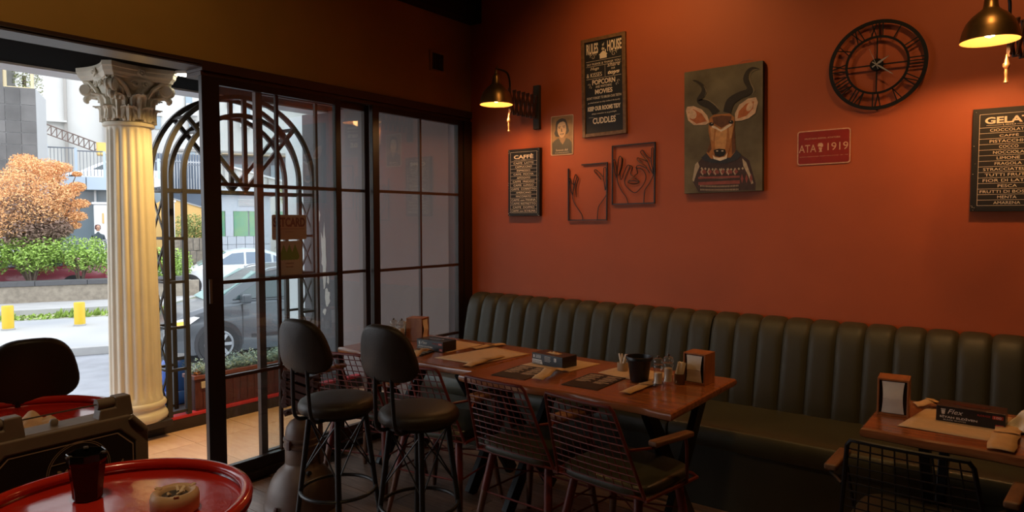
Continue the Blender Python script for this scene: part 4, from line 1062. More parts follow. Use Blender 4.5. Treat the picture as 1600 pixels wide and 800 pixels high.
# glove boxes
m_gbox = mat('glove_box_black', (.014, .013, .014), .35); m_gwhite = mat('box_print_white', (.72, .66, .58), .5); m_gred = mat('box_print_red', (.50, .045, .025), .5)
def gbox(label, x, y, rz, kind):
    t = thing('glove_box', label, 'box', (x, y, TT+.0015), rz, 'black glove boxes'); L2, D2, H2 = .113, .060, .062
    obj('carton', MB().box(-L2, L2, -D2, D2, 0, H2), m_gbox, t, bevel=.0015)
    o_ = [(.062*math.cos(2*PI*k/20), .026*math.sin(2*PI*k/20)) for k in range(20)]
    if kind == 'back':
        obj('opening', MB().prism(o_, lambda u, v: (u, v, H2+.0005), lambda u, v: (u, v, H2)), m_blackp, t)
        c = MB(); n = 10
        c.grid(lambda i, j: Vector(((-1+2*i/(n-1))*.045, (-1+2*j/(n-1))*.02, H2+.001+.010*max(0, 1-(-1+2*i/(n-1))**2-(-1+2*j/(n-1))**2)*(.6+.4*math.sin(i*2.1+j)))), n, n)
        obj('glove_tuft', c, m_kraft, t)
    else:
        obj('opening_tab', MB().prism(o_, lambda u, v: (u, v, H2+.0008), lambda u, v: (u, v, H2)), m_blackgloss, t)
    y_ = -D2-.0007
    if kind == 'front':
        text('lettering', 'Flex', .03, (-.048, y_, .043), m_gwhite, t, width=.052, height=.018, shear=.35)
        text('lettering', 'SİYAH ELDİVEN', .02, (-.038, y_, .021), m_gwhite, t, width=.125, height=.0105, bold=.0005)
        text('lettering', 'BLACK GLOVES', .01, (-.050, y_, .009), m_gwhite, t, width=.075, height=.0045)
        b = MB(); b.prism([(-.094, .030), (-.084, .030), (-.082, .046), (-.096, .046)], lambda u, v: (u, y_, v), lambda u, v: (u, y_+.0005, v)); b.box(-.097, -.081, y_, y_+.0005, .048, .051); obj('printed_emblem', b, m_gwhite, t)
        text('lettering', 'PUDRASIZ', .01, (.045, y_, .045), m_gred, t, width=.042, height=.007)
        obj('red_label', MB().box(.072, .106, y_, y_+.0005, .038, .051), m_gred, t)
        text('lettering', '100', .01, (.089, y_-.0004, .0445), m_gwhite, t, width=.022, height=.008)
        obj('size_label', MB().box(.082, .108, y_, y_+.0005, .004, .018), m_gred, t)
        text('lettering', 'L-XL', .01, (.095, y_-.0004, .011), m_gwhite, t, width=.018, height=.008)
    else:
        obj('pale_label', MB().prism([(-.110, .004), (-.032, .004), (-.040, .028), (-.110, .028)], lambda u, v: (u, y_, v), lambda u, v: (u, y_+.0005, v)), m_gwhite, t)
        text('lettering', 'SİYAH ELDİVEN', .01, (-.074, y_-.0004, .020), m_gbox, t, width=.062, height=.006)
        text('lettering', 'BLACK GLOVES', .01, (-.076, y_-.0004, .010), m_gbox, t, width=.056, height=.005)
        b = MB()
        for r_ in range(5):
            b.box(-.085, -.045, y_, y_+.0004, .052-r_*.004, .0535-r_*.004); b.box(-.018, .026+.006*math.sin(r_*3), y_, y_+.0004, .050-r_*.0065, .0516-r_*.0065)
        b.box(-.102, -.092, y_, y_+.0004, .036, .052)
        obj('printed_lines', b, m_gwhite, t, kind='stuff')
        obj('size_label', MB().box(.052, .068, y_, y_+.0005, .030, .050), m_gwhite, t)
        text('lettering', 'L', .01, (.060, y_-.0004, .040), m_gbox, t, width=.006, height=.012, bold=.0003)
    return t
gbox('black glove box at the left, with FLEX lettering, behind the second stool', .765, -1.225, math.radians(-1), 'front')
gbox('black glove box in the middle, opened, with pale label and letter L', 1.606, -1.165, math.radians(-8), 'back')
gbox('black glove box with white FLEX lettering on the right-hand table', 3.530, -1.065, math.radians(-2), 'front')
# black plastic pot
t = thing('black_pot', 'small black plastic plant pot standing on the table', 'pot', (2.162, -1.235, TT+.003))
obj('pot_wall', MB().lathe([(.043, 0), (.045, .003), (.058, .105), (.060, .107), (.066, .108), (.067, .122), (.0655, .124), (.062, .124), (.056, .10), (.042, .006), (.002, .006)], 40), m_blackp, t, smooth=50)
# salt and pepper mills
def mill(label, x, y, m_in, hh):
    t = thing('salt_mill', label, 'mill', (x, y, TT), 0, 'clear acrylic mills')
    obj('body', MB().lathe([(.026, 0), (.027, .006), (.026, .025), (.021, .035), (.0205, .085), (.024, .095), (.025, .105), (.018, .110)], 28, cap=False), m_mill, t, smooth=60)
    obj('filling', MB().lathe([(.002, .020), (.018, .020), (.018, hh), (.002, hh+.003)], 20), m_in, t, smooth=60)
    hd_ = obj('head', MB().lathe([(.020, .110), (.025, .114), (.026, .125), (.021, .138), (.010, .142), (.004, .143)], 24), m_mill, t, smooth=60)
    obj('head_knob', MB().lathe([(.004, .142), (.007, .147), (.006, .153), (.001, .155)], 14), m_alu, hd_, smooth=True)
    return t
mill('clear salt mill in front, nearer the black pot', 2.290, -1.290, m_salt, .070)
mill('clear salt mill behind the front one, beside the sachet cup', 2.312, -1.225, m_salt, .085)
mill('clear mill beside the napkin holder nearest the glass doors', .395, -1.17, m_salt, .085)
mill('clear mill at the far left of the table, by the glass doors', .34, -1.19, m_salt, .07)
# cups with sachets and toothpicks
def cup(name, label, x, y, r, h_, m, sticks, group=None):
    t = thing(name, label, 'cup', (x, y, TT), 0)
    obj('cup', MB().lathe([(r*.92, 0), (r*.95, .003), (r, h_), (r*.93, h_), (r*.88, .004), (.001, .004)], 28), m, t, smooth=50)
    return t
t = cup('sachet_cup', 'small brown cup behind the salt mills', 2.345, -1.165, .026, .052, mat('brown_cup', (.15, .075, .04), .4), 0)
random.seed(4)
for k in range(6):
    a = k*1.05; x_, y_ = 2.345+.011*math.cos(a), -1.165+.011*math.sin(a)
    o = obj('paper_sachet', MB().obox((0, 0, .052), (.020, .003, .10), (.08*math.sin(a), .22*math.cos(a), a+.6)), m_paper, loc=(x_, y_, TT+.006))
    tag(o, 'white paper sachet standing in the brown cup behind the salt mills', 'sachet', 'paper sachets in the brown cup')
t = cup('toothpick_cup', 'pale cup behind the black pot', 1.985, -1.075, .030, .045, mat('pale_cup', (.42, .30, .19), .5), 0)
for k in range(7):
    a = k*.9; x_, y_ = 1.985+.013*math.cos(a), -1.075+.013*math.sin(a)
    o = obj('paper_stick', MB().obox((0, 0, .045), (.007, .004, .085), (.28*math.sin(a), .30*math.cos(a), 0)), m_kraft if k % 2 else m_paper, loc=(x_, y_, TT+.006))
    tag(o, 'paper-wrapped stick standing in the pale cup behind the black pot', 'stick', 'wrapped sticks in the pale cup')
for k in range(5):
    a = k*1.3; x_, y_ = .365+.012*math.cos(a), -1.10+.012*math.sin(a)
    o = obj('paper_sachet', MB().obox((0, 0, .062), (.020, .003, .11), (.10*math.sin(a), .12*math.cos(a), a)), m_paper, loc=(x_, y_, TT+.006))
    tag(o, 'white paper sachet standing by the mills next to the glass doors', 'sachet', 'paper sachets by the glass doors')
cup('sachet_cup', 'small brown cup of sachets at the far left end of the table', .365, -1.10, .026, .052, mat('brown_cup', (.15, .075, .04), .4), 0)

# ------------------------------------------------------------------ corinthian column
t = thing('corinthian_column', 'cream fluted column with carved capital standing on the terrace kerb', 'column', (-1.37, -2.085, 0.08))
H0 = 2.52   # height to the soffit
obj('plinth', MB().box(-.19, .19, -.19, .165, 0, .045), m_kerbd, t, bevel=.004)
obj('base', MB().lathe([(.190, .045), (.198, .055), (.203, .075), (.198, .095), (.192, .105), (.186, .108), (.180, .125), (.182, .145), (.190, .150), (.194, .165), (.188, .180), (.178, .185)], 48), m_stone, t, smooth=50)
nf = 18
def flute(a, z):
    q = (a*nf/(2*PI)) % 1.0
    return 1.0 if (q < .16 or q > .84) else 1-.085*math.sin(PI*(q-.16)/.68)
def flat_(a, z): return 1.0
sh = MB()
prof = [(.172, .185), (.171, .215), (.170, .235), (.168, .25)]
zs = [.25, .6, 1.0, 1.4, 1.8, 2.06, 2.10]
def fl2(a, z):
    if z <= .215 or z >= 2.105: return 1.0
    return flute(a, z)
pr = [(.172, .185), (.170, .21), (.166, .232)]+[(.166-.026*((z-.23)/1.9)**1.3, z) for z in (.30, .7, 1.1, 1.5, 1.9, 2.09)]+[(.140, 2.11), (.140, 2.12)]
sh.lathe(pr, nf*10, mod=fl2)
obj('shaft', sh, m_stone, t, smooth=50)
obj('astragal', MB().lathe([(.148, 2.118), (.160, 2.124), (.163, 2.135), (.160, 2.146), (.148, 2.152)], 40), m_stone, t, smooth=True)
obj('bell', MB().lathe([(.135, 2.15), (.138, 2.25), (.150, 2.33), (.175, 2.39), (.205, 2.425), (.20, 2.44)], 40), m_stone, t, smooth=60)
# abacus: concave sides, cut corners
ab = []
for s_ in range(4):
    a0 = s_*PI/2
    for k in range(9):
        u = -1+2*k/8; x = .250-.042*(1-u*u); y = u*.205
        ab.append((x*math.cos(a0)-y*math.sin(a0), x*math.sin(a0)+y*math.cos(a0)))
b = MB(); rr = []
for sc, z in ((.90, 2.432), (.92, 2.447), (.965, 2.462), (.98, 2.485), (1.0, 2.49), (1.0, 2.52)):
    rr.append([b.bm.verts.new((x*sc, y*sc, z)) for x, y in ab])
for A, B in zip(rr, rr[1:]):
    for j in range(len(ab)): b.face([A[j], A[(j+1) % len(ab)], B[(j+1) % len(ab)], B[j]])
b.face(rr[0][::-1]); b.face(rr[-1])
obj('abacus', b, m_stone, t, bevel=.002)
def acanthus(ang, z0, hgt, wid, r0, curl):
    mb = MB(); nu, nv = 15, 9
    def fn(i, j):
        u = -1+2*i/(nu-1); v = j/(nv-1)
        w_ = wid*(.62+.55*math.sin(PI*min(v*1.02, 1)*.78))*(1-.55*max(0, v-.7)/.3)
        ser = 1-.16*abs(math.sin(v*PI*4.5))*abs(u)**2
        a = ang+u*w_/r0/2*ser
        out = r0+.006+.010*math.cos(u*PI*3.0)+.016*(1-u*u)+curl*max(0, v-.55)**1.6*3.2
        z = z0+hgt*(v-.55*max(0, v-.72)**1.3*2.0*1.0) - .012*u*u*v
        return Vector((out*math.cos(a), out*math.sin(a), z))
    mb.grid(fn, nu, nv)
    o = obj('acanthus_leaf', mb, m_stone, t, smooth=60); md = o.modifiers.new('s', 'SOLIDIFY'); md.thickness = .008; md.offset = -1
    return o
for k in range(8): acanthus(k*PI/4+PI/8, 2.150, .135, .098, .137, .050)
for k in range(8): acanthus(k*PI/4, 2.165, .215, .092, .140, .075)
for k in range(4): acanthus(k*PI/2+PI/4, 2.29, .135, .085, .158, .10)
for k in range(4):
    for sg in (-1, 1):      # volutes winding under each corner
        a = k*PI/2+PI/4; ax = Vector((math.cos(a), math.sin(a), 0)); tn = Vector((-ax.y, ax.x, 0))
        cen = ax*.268+tn*sg*.016+Vector((0, 0, 2.378))
        pts = []; rs = []
        for q in range(46):
            th = PI*.55-q/45*2*PI*1.85; r_ = .050*(1-q/45*.88)
            pts.append(cen+ax*(-r_*math.cos(th)*-1)*-1+Vector((0, 0, r_*math.sin(th)))); rs.append(.0125*(1-q/45*.55))
        lead = [ax*.150+tn*sg*.07+Vector((0, 0, 2.315)), ax*.185+tn*sg*.06+Vector((0, 0, 2.375)), ax*.235+tn*sg*.03+Vector((0, 0, 2.422))]
        pts = [Vector(p) for p in lead]+pts; rs = [.014]*3+rs
        obj('volute', MB().tube(pts, rs, 7), m_stone, t, smooth=True)
    a = k*PI/2+PI/4; ax = Vector((math.cos(a), math.sin(a), 0))
    obj('volute_core', MB().tube([ax*.268+Vector((-ax.y*.030, ax.x*.030, 2.378)), ax*.268-Vector((-ax.y*.030, ax.x*.030, -2.378))], .034, 16), m_stone, t, smooth=40)
    obj('leaf_drop', MB().tube(smoothpath([ax*.20+Vector((0, 0, 2.33)), ax*.245+Vector((0, 0, 2.335)), ax*.272+Vector((0, 0, 2.31)), ax*.262+Vector((0, 0, 2.285))], 4), [.022]*9+[.020, .016, .012, .008], 8), m_stone, t, smooth=True)
    a = k*PI/2; ax = Vector((math.cos(a), math.sin(a), 0)); tn = Vector((-ax.y, ax.x, 0))
    for sg in (-1, 1):
        cen = ax*.192+tn*sg*.034+Vector((0, 0, 2.402)); pts = []
        for q in range(24):
            th = q/23*2*PI*1.4; r_ = .026*(1-q/23*.85); pts.append(cen+tn*sg*r_*math.cos(th)+Vector((0, 0, r_*math.sin(th))))
        obj('inner_scroll', MB().tube(pts, .008, 6), m_stone, t, smooth=True)
    obj('flower', MB().lathe([(.008, 0), (.030, .004), (.036, .014), (.022, .020), (.012, .016), (.002, .024)], 15, c=ax*.205+Vector((0, 0, 2.475)), M=Matrix.Rotation(a, 4, 'Z')@Matrix.Rotation(PI/2, 4, 'Y'), mod=lambda a_, z: 1-.22*abs(math.sin(a_*2.5))), m_stone, t, smooth=True)

# ------------------------------------------------------------------ wrought iron arch (two layers)
t = thing('iron_arch', 'tall dark wrought-iron arch screen between the column and the grey side wall', 'arch', (-1.40, -1.243, 0.105))
ys, zs_ = 0, 1.775
RO, RI = .642, .500; NX, FX = .10, -.10; ZL = [.345, .657, .995, 1.315, 1.665]
def arcbar(R_, x, w_=.034, d_=.030):
    mb = MB(); N_ = 40; rings = []
    pts = [(-R_, 0.0)]+[(-R_*math.cos(PI*k/N_), zs_+R_*math.sin(PI*k/N_)*1.0) for k in range(N_+1)]+[(R_, 0.0)]
    n = len(pts)
    for i, (a, z) in enumerate(pts):
        if i == 0 or i == n-1: nx, nz = 1, 0
        else:
            th = PI*(i-1)/N_; nx, nz = -math.cos(th), math.sin(th)
            if i in (1, n-2): nx, nz = (-1 if i == 1 else 1), 0
        if i == 0: nx = -1
        rings.append([mb.bm.verts.new((x+dx*d_/2, a+nx*dr*w_/2, z+nz*dr*w_/2)) for dx, dr in ((-1, -1), (1, -1), (1, 1), (-1, 1))])
    for A, B in zip(rings, rings[1:]):
        for j in range(4): mb.face([A[j], A[(j+1) % 4], B[(j+1) % 4], B[j]])
    mb.face(rings[0][::-1]); mb.face(rings[-1]); return mb
for x in (NX, FX):
    for R_ in (RO, RI): obj('arch_bar', arcbar(R_, x), m_iron, t)
    obj('tie_bar', MB().box(x-.011, x+.011, -RO, RO, 1.655, 1.680), m_iron, t)
    for z in ZL[:-1]+[.03]:
        for s_ in (-1, 1): obj('rung', MB().box(x-.010, x+.010, min(s_*RI, s_*RO), max(s_*RI, s_*RO), z-.010, z+.010), m_iron, t)
    obj('spoke', MB().box(x-.013, x+.013, -.017, .017, 1.68, zs_+RO), m_iron, t)
    for s_ in (-1, 1): obj('spoke', MB().bar((x, 0, 1.69), (x, s_*RO*.72, zs_+RO*.69), .030, .026, (1, 0, 0)), m_iron, t)
for s_ in (-1, 1):
    zz = [.03]+ZL
    for R_ in (RO,):
        for z in zz: obj('cross_tie', MB().box(FX, NX, s_*R_-.010, s_*R_+.010, z-.008, z+.008), m_iron, t)
        for a, b_ in zip(zz, zz[1:]):
            obj('lattice_bar', MB().bar((FX, s_*R_, a), (NX, s_*R_, b_), .016, .010, (0, 1, 0)), m_iron, t)
            obj('lattice_bar', MB().bar((NX, s_*(R_-.001), a), (FX, s_*(R_-.001), b_), .016, .010, (0, 1, 0)), m_iron, t)
for R_ in (RO, RI):
    for th in (PI*.24, PI*.5, PI*.76):
        obj('depth_plate', MB().obox((0, -R_*math.cos(th), zs_+R_*math.sin(th)), (.20, .034, .006), (PI/2-th if False else -(th-PI/2), 0, 0)), m_iron, t)

# blue barrel outside behind the arch
t = thing('blue_barrel', 'blue plastic barrel standing on the kerb behind the iron arch', 'barrel', (-1.78, -1.60, .08))
obj('barrel_body', MB().lathe([(.09, 0), (.10, .01), (.105, .10), (.098, .11), (.105, .13), (.105, .30), (.098, .34), (.085, .36)], 28), mat('blue_plastic', (.02, .09, .42), .35), t, smooth=50)
obj('barrel_lid', MB().lathe([(.085, .355), (.09, .36), (.09, .385), (.03, .39)], 28), mat('dark_lid', (.05, .05, .055), .5), t, smooth=50)

# planter with silvery plants
t = thing('planter_box', 'plum-brown wooden planter box on the kerb behind the iron arch', 'planter', (-1.40, -1.245, .08))
y0, y1 = -.435, .435; x0, x1 = -.085, .075
for i in range(14):
    a = y0+(y1-y0)*i/14; obj('board', MB().box(x1-.012, x1, a+.0015, a+(y1-y0)/14-.0015, .02, .262), m_planter, t, bevel=.0015)
obj('side_panel', MB().box(x0+.012, x1-.012, y0, y0+.012, .02, .262), m_planter, t); obj('side_panel', MB().box(x0+.012, x1-.012, y1-.012, y1, .02, .262), m_planter, t)
obj('back_panel', MB().box(x0, x0+.012, y0, y1, .02, .262), m_planter, t)
obj('rim_board', MB().box(x1-.03, x1+.012, y0-.01, y1+.01, .262, .292), m_rim, t, bevel=.003)
obj('rim_board', MB().box(x0-.012, x0+.03, y0-.01, y1+.01, .262, .292), m_rim, t, bevel=.003)
obj('rim_board', MB().box(x0+.03, x1-.03, y0-.01, y0+.03, .262, .292), m_rim, t, bevel=.003)
obj('skirting', MB().box(x1, x1+.010, y0, y1, .0, .035), m_planter, t)
obj('soil', MB().box(x0+.012, x1-.012, y0+.012, y1-.012, .20, .262), mat('soil', (.06, .04, .03), .95, bump=.6, bscale=60), t)
v_ = obj('vent_plate', MB().box(x1, x1+.014, y0+.045, y0+.125, .190, .240), mat('pale_plastic', (.55, .50, .42), .5), t, bevel=.002)
for i in range(5): obj('slot', MB().box(x1+.0142, x1+.0150, y0+.085+i*.008, y0+.088+i*.008, .197, .233), m_black, v_)
m_silver = mat('silvery_leaf', (.34, .50, .46), .7, island=.35)
m_dry = mat('dry_leaf', (.55, .25, .12), .8, island=.3)
random.seed(21)
def tuft(label, x, y, z, m, r, h_, n, name='silvery_plant', cat='plant', group='silvery plants in the planter'):
    t = thing(name, label, cat, (x, y, z), 0, group); mb = MB()
    for k in range(n):
        a = random.uniform(0, 2*PI); rr_ = r*random.random()**.7; ln = h_*random.uniform(.6, 1.1); lean = rr_/r*.75
        p0 = Vector((rr_*.5*math.cos(a), rr_*.5*math.sin(a), 0)); d = Vector((math.cos(a)*lean, math.sin(a)*lean, 1)).normalized()
        for q in range(9):
            s_ = q/8; c = p0+d*ln*s_; la = a+q*2.4; w_ = Vector((math.cos(la), math.sin(la), .55)).normalized()*(.030*(1-.4*s_)+.006); sd = w_.cross(d).normalized()*.005
            mb.face([mb.bm.verts.new(c-sd*.5), mb.bm.verts.new(c+w_*.5-sd), mb.bm.verts.new(c+w_), mb.bm.verts.new(c+w_*.5+sd)])
    o = obj('foliage', mb, m, t, kind='stuff'); md = o.modifiers.new('s', 'SOLIDIFY'); md.thickness = .0012
PLY = [-1.60, -1.475, -1.36, -1.235, -1.11, -.99, -.88]
for i, y_ in enumerate(PLY):
    tuft(['silvery plant at the left end of the planter, by the dry one', 'silvery plant in the planter behind the door stile', 'short silvery plant third from the left in the planter', 'tallest silvery plant in the middle of the planter', 'silvery plant right of the tallest one in the planter', 'silvery plant at the planter behind the narrow door muntin', 'silvery plant at the right end of the planter'][i],
         -1.405, y_, .335, m_silver, .075, [.13, .11, .11, .16, .12, .13, .13][i], 60)
tuft('small dry orange plant at the left end of the planter', -1.385, -1.63, .335, m_dry, .03, .06, 16, 'dry_plant', 'plant', None)

# stickers on the middle sliding door
def sticker(label, y0, y1, z0, z1, m):
    t = thing('window_sticker', label, 'sticker', (-.071, (y0+y1)/2, (z0+z1)/2)); t.rotation_euler = (0, 0, PI/2)
    w_, h_ = (y1-y0)/2, (z1-z0)/2
    obj('sheet', MB().prism(rrect(w_, h_, .012), lambda u, v: (u, -.0006, v), lambda u, v: (u, -.0002, v)), m, t)
    return t
m_stk = mat('sticker_tan', (.40, .27, .17), .6); m_stk2 = mat('sticker_cream', (.42, .36, .25), .6); m_stkt = mat('sticker_maroon', (.10, .012, .012), .6); m_grn = mat('sticker_green', (.10, .26, .03), .6)
t = sticker('tan window sticker with SETCARD lettering on the glass door', -1.82, -1.565, 1.430, 1.588, m_stk)
text('lettering', 'SETCARD', .06, (0, -.0012, .032), m_stkt, t, width=.235, height=.060, bold=.0022)
obj('printed_lines', MB().box(-.11, .11, -.0012, -.0008, -.012, -.010).box(-.03, .03, -.0012, -.0008, -.030, -.028), m_stkt, t, kind='stuff')
t = sticker('cream window sticker with green heart-like shapes below the tan one', -1.790, -1.603, 1.195, 1.422, m_stk2)
for cx_ in (-.042, .0, .042):
    zt = .092 if cx_ == 0 else .075
    po = [(cx_, zt)]+[(cx_+.026*math.cos(a), .010+(zt-.09)*.0+.024*math.sin(a)) for a in [(-.15*PI)-k*PI*.7/8 for k in range(9)]][::1]
    po = [(cx_, .092), (cx_+.030, .018), (cx_+.028, .000), (cx_+.012, -.010), (cx_, -.006), (cx_-.012, -.010), (cx_-.028, .000), (cx_-.030, .018)]
    obj('printed_green_shape', MB().prism(po, lambda u, v: (u, -.0012-abs(cx_)*.005, v), lambda u, v: (u, -.0008, v)), m_grn, t)
text('lettering', 'ONAYLI', .02, (0, -.0012, -.030), m_stkt, t, width=.06, height=.012)
text('lettering', 'UYE ISYERI', .02, (0, -.0012, -.052), m_stkt, t, width=.05, height=.008)

# ------------------------------------------------------------------ the street; s runs along it, n away from the cafe
EO = Vector((-10.5, 0, 0)); ED = Vector((.43, .903, 0)).normalized(); EN = Vector((-ED.y, ED.x, 0)); ERZ = math.atan2(ED.y, ED.x)
def W_(s_, n, z=0): return EO+ED*s_+EN*n+Vector((0, 0, z))
def px_n(px, py, n):     # the point of the vertical plane n seen at a pixel, as (s, z)
    r = ray(px, py); k = (n-(CAM-EO).dot(EN))/r.dot(EN); P = CAM+r*k; return ((P-EO).dot(ED), P.z)
GZ = -.90
def ebox(name, s0, s1, n0, n1, z0, z1, m, kind=None, label=None, bevel=0, parent=None):
    o = obj(name, MB().box(s0, s1, n0, n1, z0, z1), m, parent, bevel=bevel)
    if parent is None: o.location = EO; o.rotation_euler = (0, 0, ERZ)
    if kind: o['kind'] = kind
    if label: o['label'] = label
    return o
def ething(name, label, cat, s_=0, n=0, z=0, group=None, rz=0): return thing(name, label, cat, W_(s_, n, z), ERZ+rz, group)
m_asph = mat('asphalt', (.27, .28, .30), .85, var=.25, scale=3, bump=.3, bscale=120)
m_pave = mat('paving', (.40, .40, .385), .8, col2=(.28, .295, .31), scale=.45, bump=.3, bscale=40, detail=1)
m_conc = mat('concrete_strip', (.38, .38, .37), .85, var=.2, scale=2)
m_gran = mat('brown_granite', (.30, .26, .20), .6, col2=(.20, .17, .13), scale=9)
m_cap = mat('dark_cap_stone', (.085, .085, .09), .5, var=.2)
m_bwall = mat('pale_concrete_wall', (.64, .64, .61), .85, var=.16, scale=.5, detail=8)
ebox('street', -30, 40, -14, 0, GZ-.3, GZ, m_asph, 'structure', 'grey asphalt road')
ebox('sidewalk', -30, 40, 0, 4.6, GZ-.3, GZ+.13, m_pave, 'structure', 'paved far sidewalk')
k0 = ebox('kerb_stone', -4.5, -3.5, -.16, 0, GZ, GZ+.15, m_conc, bevel=.01)
kr = ebox('kerb', -4.5, 10, -.12, -.01, GZ-.2, GZ+.05, m_conc, 'structure', 'pale kerb of the far sidewalk')
k0.parent = kr; k0.location = (0, 0, 0); k0.rotation_euler = (0, 0, 0)
k0.name = 'kerb_stone'
for i in range(1, 15):
    o = k0.copy(); COL.objects.link(o); o.location = (i*1.0, 0, 0)
ebox('verge', -30, 40, 4.6, 5.6, GZ-.3, GZ+.14, mat('dry_verge', (.36, .34, .26), .95, col2=(.24, .28, .10), scale=2, bump=.5), 'structure', 'weedy strip behind the bollards')
ebox('upper_sidewalk', -30, 40, 5.6, 7.4, GZ-.3, GZ+.26, m_conc, 'structure', 'pale concrete strip below the granite wall')
rw = ebox('retaining_wall', -30, 3.2, 7.4, 7.7, GZ, GZ+.70, m_gran, 'structure', 'low granite retaining wall')
cp = MB().box(0.004, 1.196, 7.36, 7.78, GZ+.70, GZ+.83)
c0_ = obj('cap_stone', cp, m_cap, rw, loc=(-8, 0, 0), bevel=.01)
for i in range(1, 9):
    o = c0_.copy(); COL.objects.link(o); o.location = (-8+i*1.2, 0, 0)
ebox('planting_bed', -30, 3.2, 7.7, 9.2, GZ, GZ+.62, mat('soil', (.06, .04, .03), .95), 'structure', 'planted bed behind the granite wall')
ebox('far_road', -30, 40, 7.4, 16.0, GZ-.3, GZ+.10, m_asph, 'structure', 'upper car lane behind the bed')
ebox('plaza', -30, 3.2, 12.4, 40, GZ-.3, -.30, m_conc, 'structure', 'raised plaza behind the parked cars')
ebox('yard', 3.2, 60, 13, 60, GZ-.3, -.55, m_conc, 'structure', 'yard around the guard booth')
ebox('ground', -60, 60, 40, 90, GZ-.3, -.6, m_asph, 'structure', 'ground farther behind')
random.seed(5)
wd = MB()
for k in range(900):
    s_ = random.uniform(-3, 4); n = random.uniform(4.5, 5.5); h_ = random.uniform(.03, .16)*(1 if math.sin(s_*3.1) > -.2 else .4); a = random.uniform(0, PI)
    p = Vector((s_, n, GZ+.14)); d = Vector((math.cos(a)*.05, math.sin(a)*.05, 0))
    wd.face([wd.bm.verts.new(p-d), wd.bm.verts.new(p+d), wd.bm.verts.new(p+Vector((d.y, d.x, h_)))])
o = obj('roadside_weeds', wd, mat('weed_green', (.20, .30, .05), .9, island=.4), loc=EO, rot=(0, 0, ERZ), kind='stuff'); tag(o, 'green weeds growing along the verge behind the yellow bollards', 'weeds')
# bollards
m_yel = mat('yellow_paint', (.62, .42, .02), .45, var=.1)
for i, (px, py) in enumerate(((13, 521.5), (125, 514.5))):
    P = on_z(px, py-6, GZ+.13)
    t = thing('bollard', ['yellow concrete bollard at the far left edge', 'yellow concrete bollard left of the column'][i], 'bollard', (P.x, P.y, GZ+.13), 0, 'yellow bollards on the far sidewalk')
    obj('post', MB().lathe([(.108, 0), (.108, .50), (.102, .515), (.002, .518)], 28), m_yel, t, smooth=40)
    obj('base_ring', MB().lathe([(.125, 0), (.125, .03), (.110, .035)], 28), m_conc, t)

# foliage
def leaves(mb, c, rx, ry, rz_, n, size, shell=.55, droop=0):
    for k in range(n):
        while True:
            p = Vector((random.uniform(-1, 1), random.uniform(-1, 1), random.uniform(-1, 1)))
            if shell*.6 < p.length < 1: break
        q = Vector((c[0]+p.x*rx, c[1]+p.y*ry, c[2]+p.z*rz_))
        a = Vector((random.gauss(0, 1), random.gauss(0, 1), random.gauss(0, .6)-droop)).normalized()*size*random.uniform(.6, 1.2)
        b_ = a.cross(Vector((random.gauss(0, 1), random.gauss(0, 1), random.gauss(0, 1)))).normalized()*a.length*.38
        mb.face([mb.bm.verts.new(q-a*.5), mb.bm.verts.new(q+b_*.5), mb.bm.verts.new(q+a*.5), mb.bm.verts.new(q-b_*.5)])
m_hedge = mat('hedge_leaf', (.30, .46, .09), .45, island=.55)
m_bark = mat('grey_bark', (.16, .12, .09), .9, var=.3)
random.seed(33)
shrubs = [(-3.3, 'bushy green shrub at the far left edge below the orange tree'), (-2.15, 'bushy green shrub below the orange conifer'), (-1.0, 'bushy green shrub above the right-hand yellow bollard'), (.15, 'bushy green shrub touching the column in the view'), (1.3, 'bushy green shrub hidden mostly behind the column'), (2.35, 'bushy green shrub seen through the iron arch')]
for i, (s_, lb) in enumerate(shrubs):
    t = ething('hedge_shrub', lb, 'shrub', s_, 8.45, GZ+.62, 'green shrubs along the granite wall'); mb = MB(); hh = 1.36 if i < 4 else 1.0
    for q in range(7):
        a = q*2.4; leaves(mb, (.38*math.cos(a), .30*math.sin(a), hh-.52+.22*math.sin(q*1.7)), .42, .42, .36, 460, .10)
    obj('foliage', mb, m_hedge, t, kind='stuff')
    b = MB()
    for q in range(6):
        a = q*1.1; b.tube(smoothpath([(0.05*math.cos(a), .05*math.sin(a), 0), (.12*math.cos(a), .1*math.sin(a), .35), (.3*math.cos(a), .25*math.sin(a), .85)], 3), .022, 5)
    obj('stems', b, m_bark, t)
# orange conifer
m_orange = mat('orange_needles', (.76, .42, .19), .8, island=.45)
m_brneedle = mat('brown_dead_twigs', (.24, .16, .12), .9, island=.45)
t = ething('conifer_tree', 'spreading conifer with dry orange foliage behind the hedge, left edge', 'tree', 0, 9.6, GZ+.10); n0 = 0
mb = MB(); random.seed(44)
def rel(px, py, n): s_, z = px_n(px, py, n); return (s_, n-9.6, z-(GZ+.10))
CL = [(15, 292, 44), (48, 268, 34), (72, 262, 24), (98, 262, 14), (30, 322, 44), (78, 300, 32), (104, 300, 20), (124, 292, 13), (62, 330, 34), (100, 322, 22), (128, 318, 12), (94, 340, 22), (122, 338, 13), (112, 352, 12), (8, 350, 34), (-40, 300, 60), (-30, 345, 50), (40, 252, 20), (84, 276, 20), (118, 272, 6)]
for (px, py, r_) in CL:
    for dn in ((-1.0, 0, 1.0) if r_ > 30 else (-.3, .3)):
        c = rel(px+random.uniform(-5, 5), py, 9.6+dn); R2 = r_*.0185
        leaves(mb, c, R2, R2*1.1, R2*.62, int(300+r_*17), .075, .4, .25)
obj('foliage', mb, m_orange, t, kind='stuff')
mb = MB()
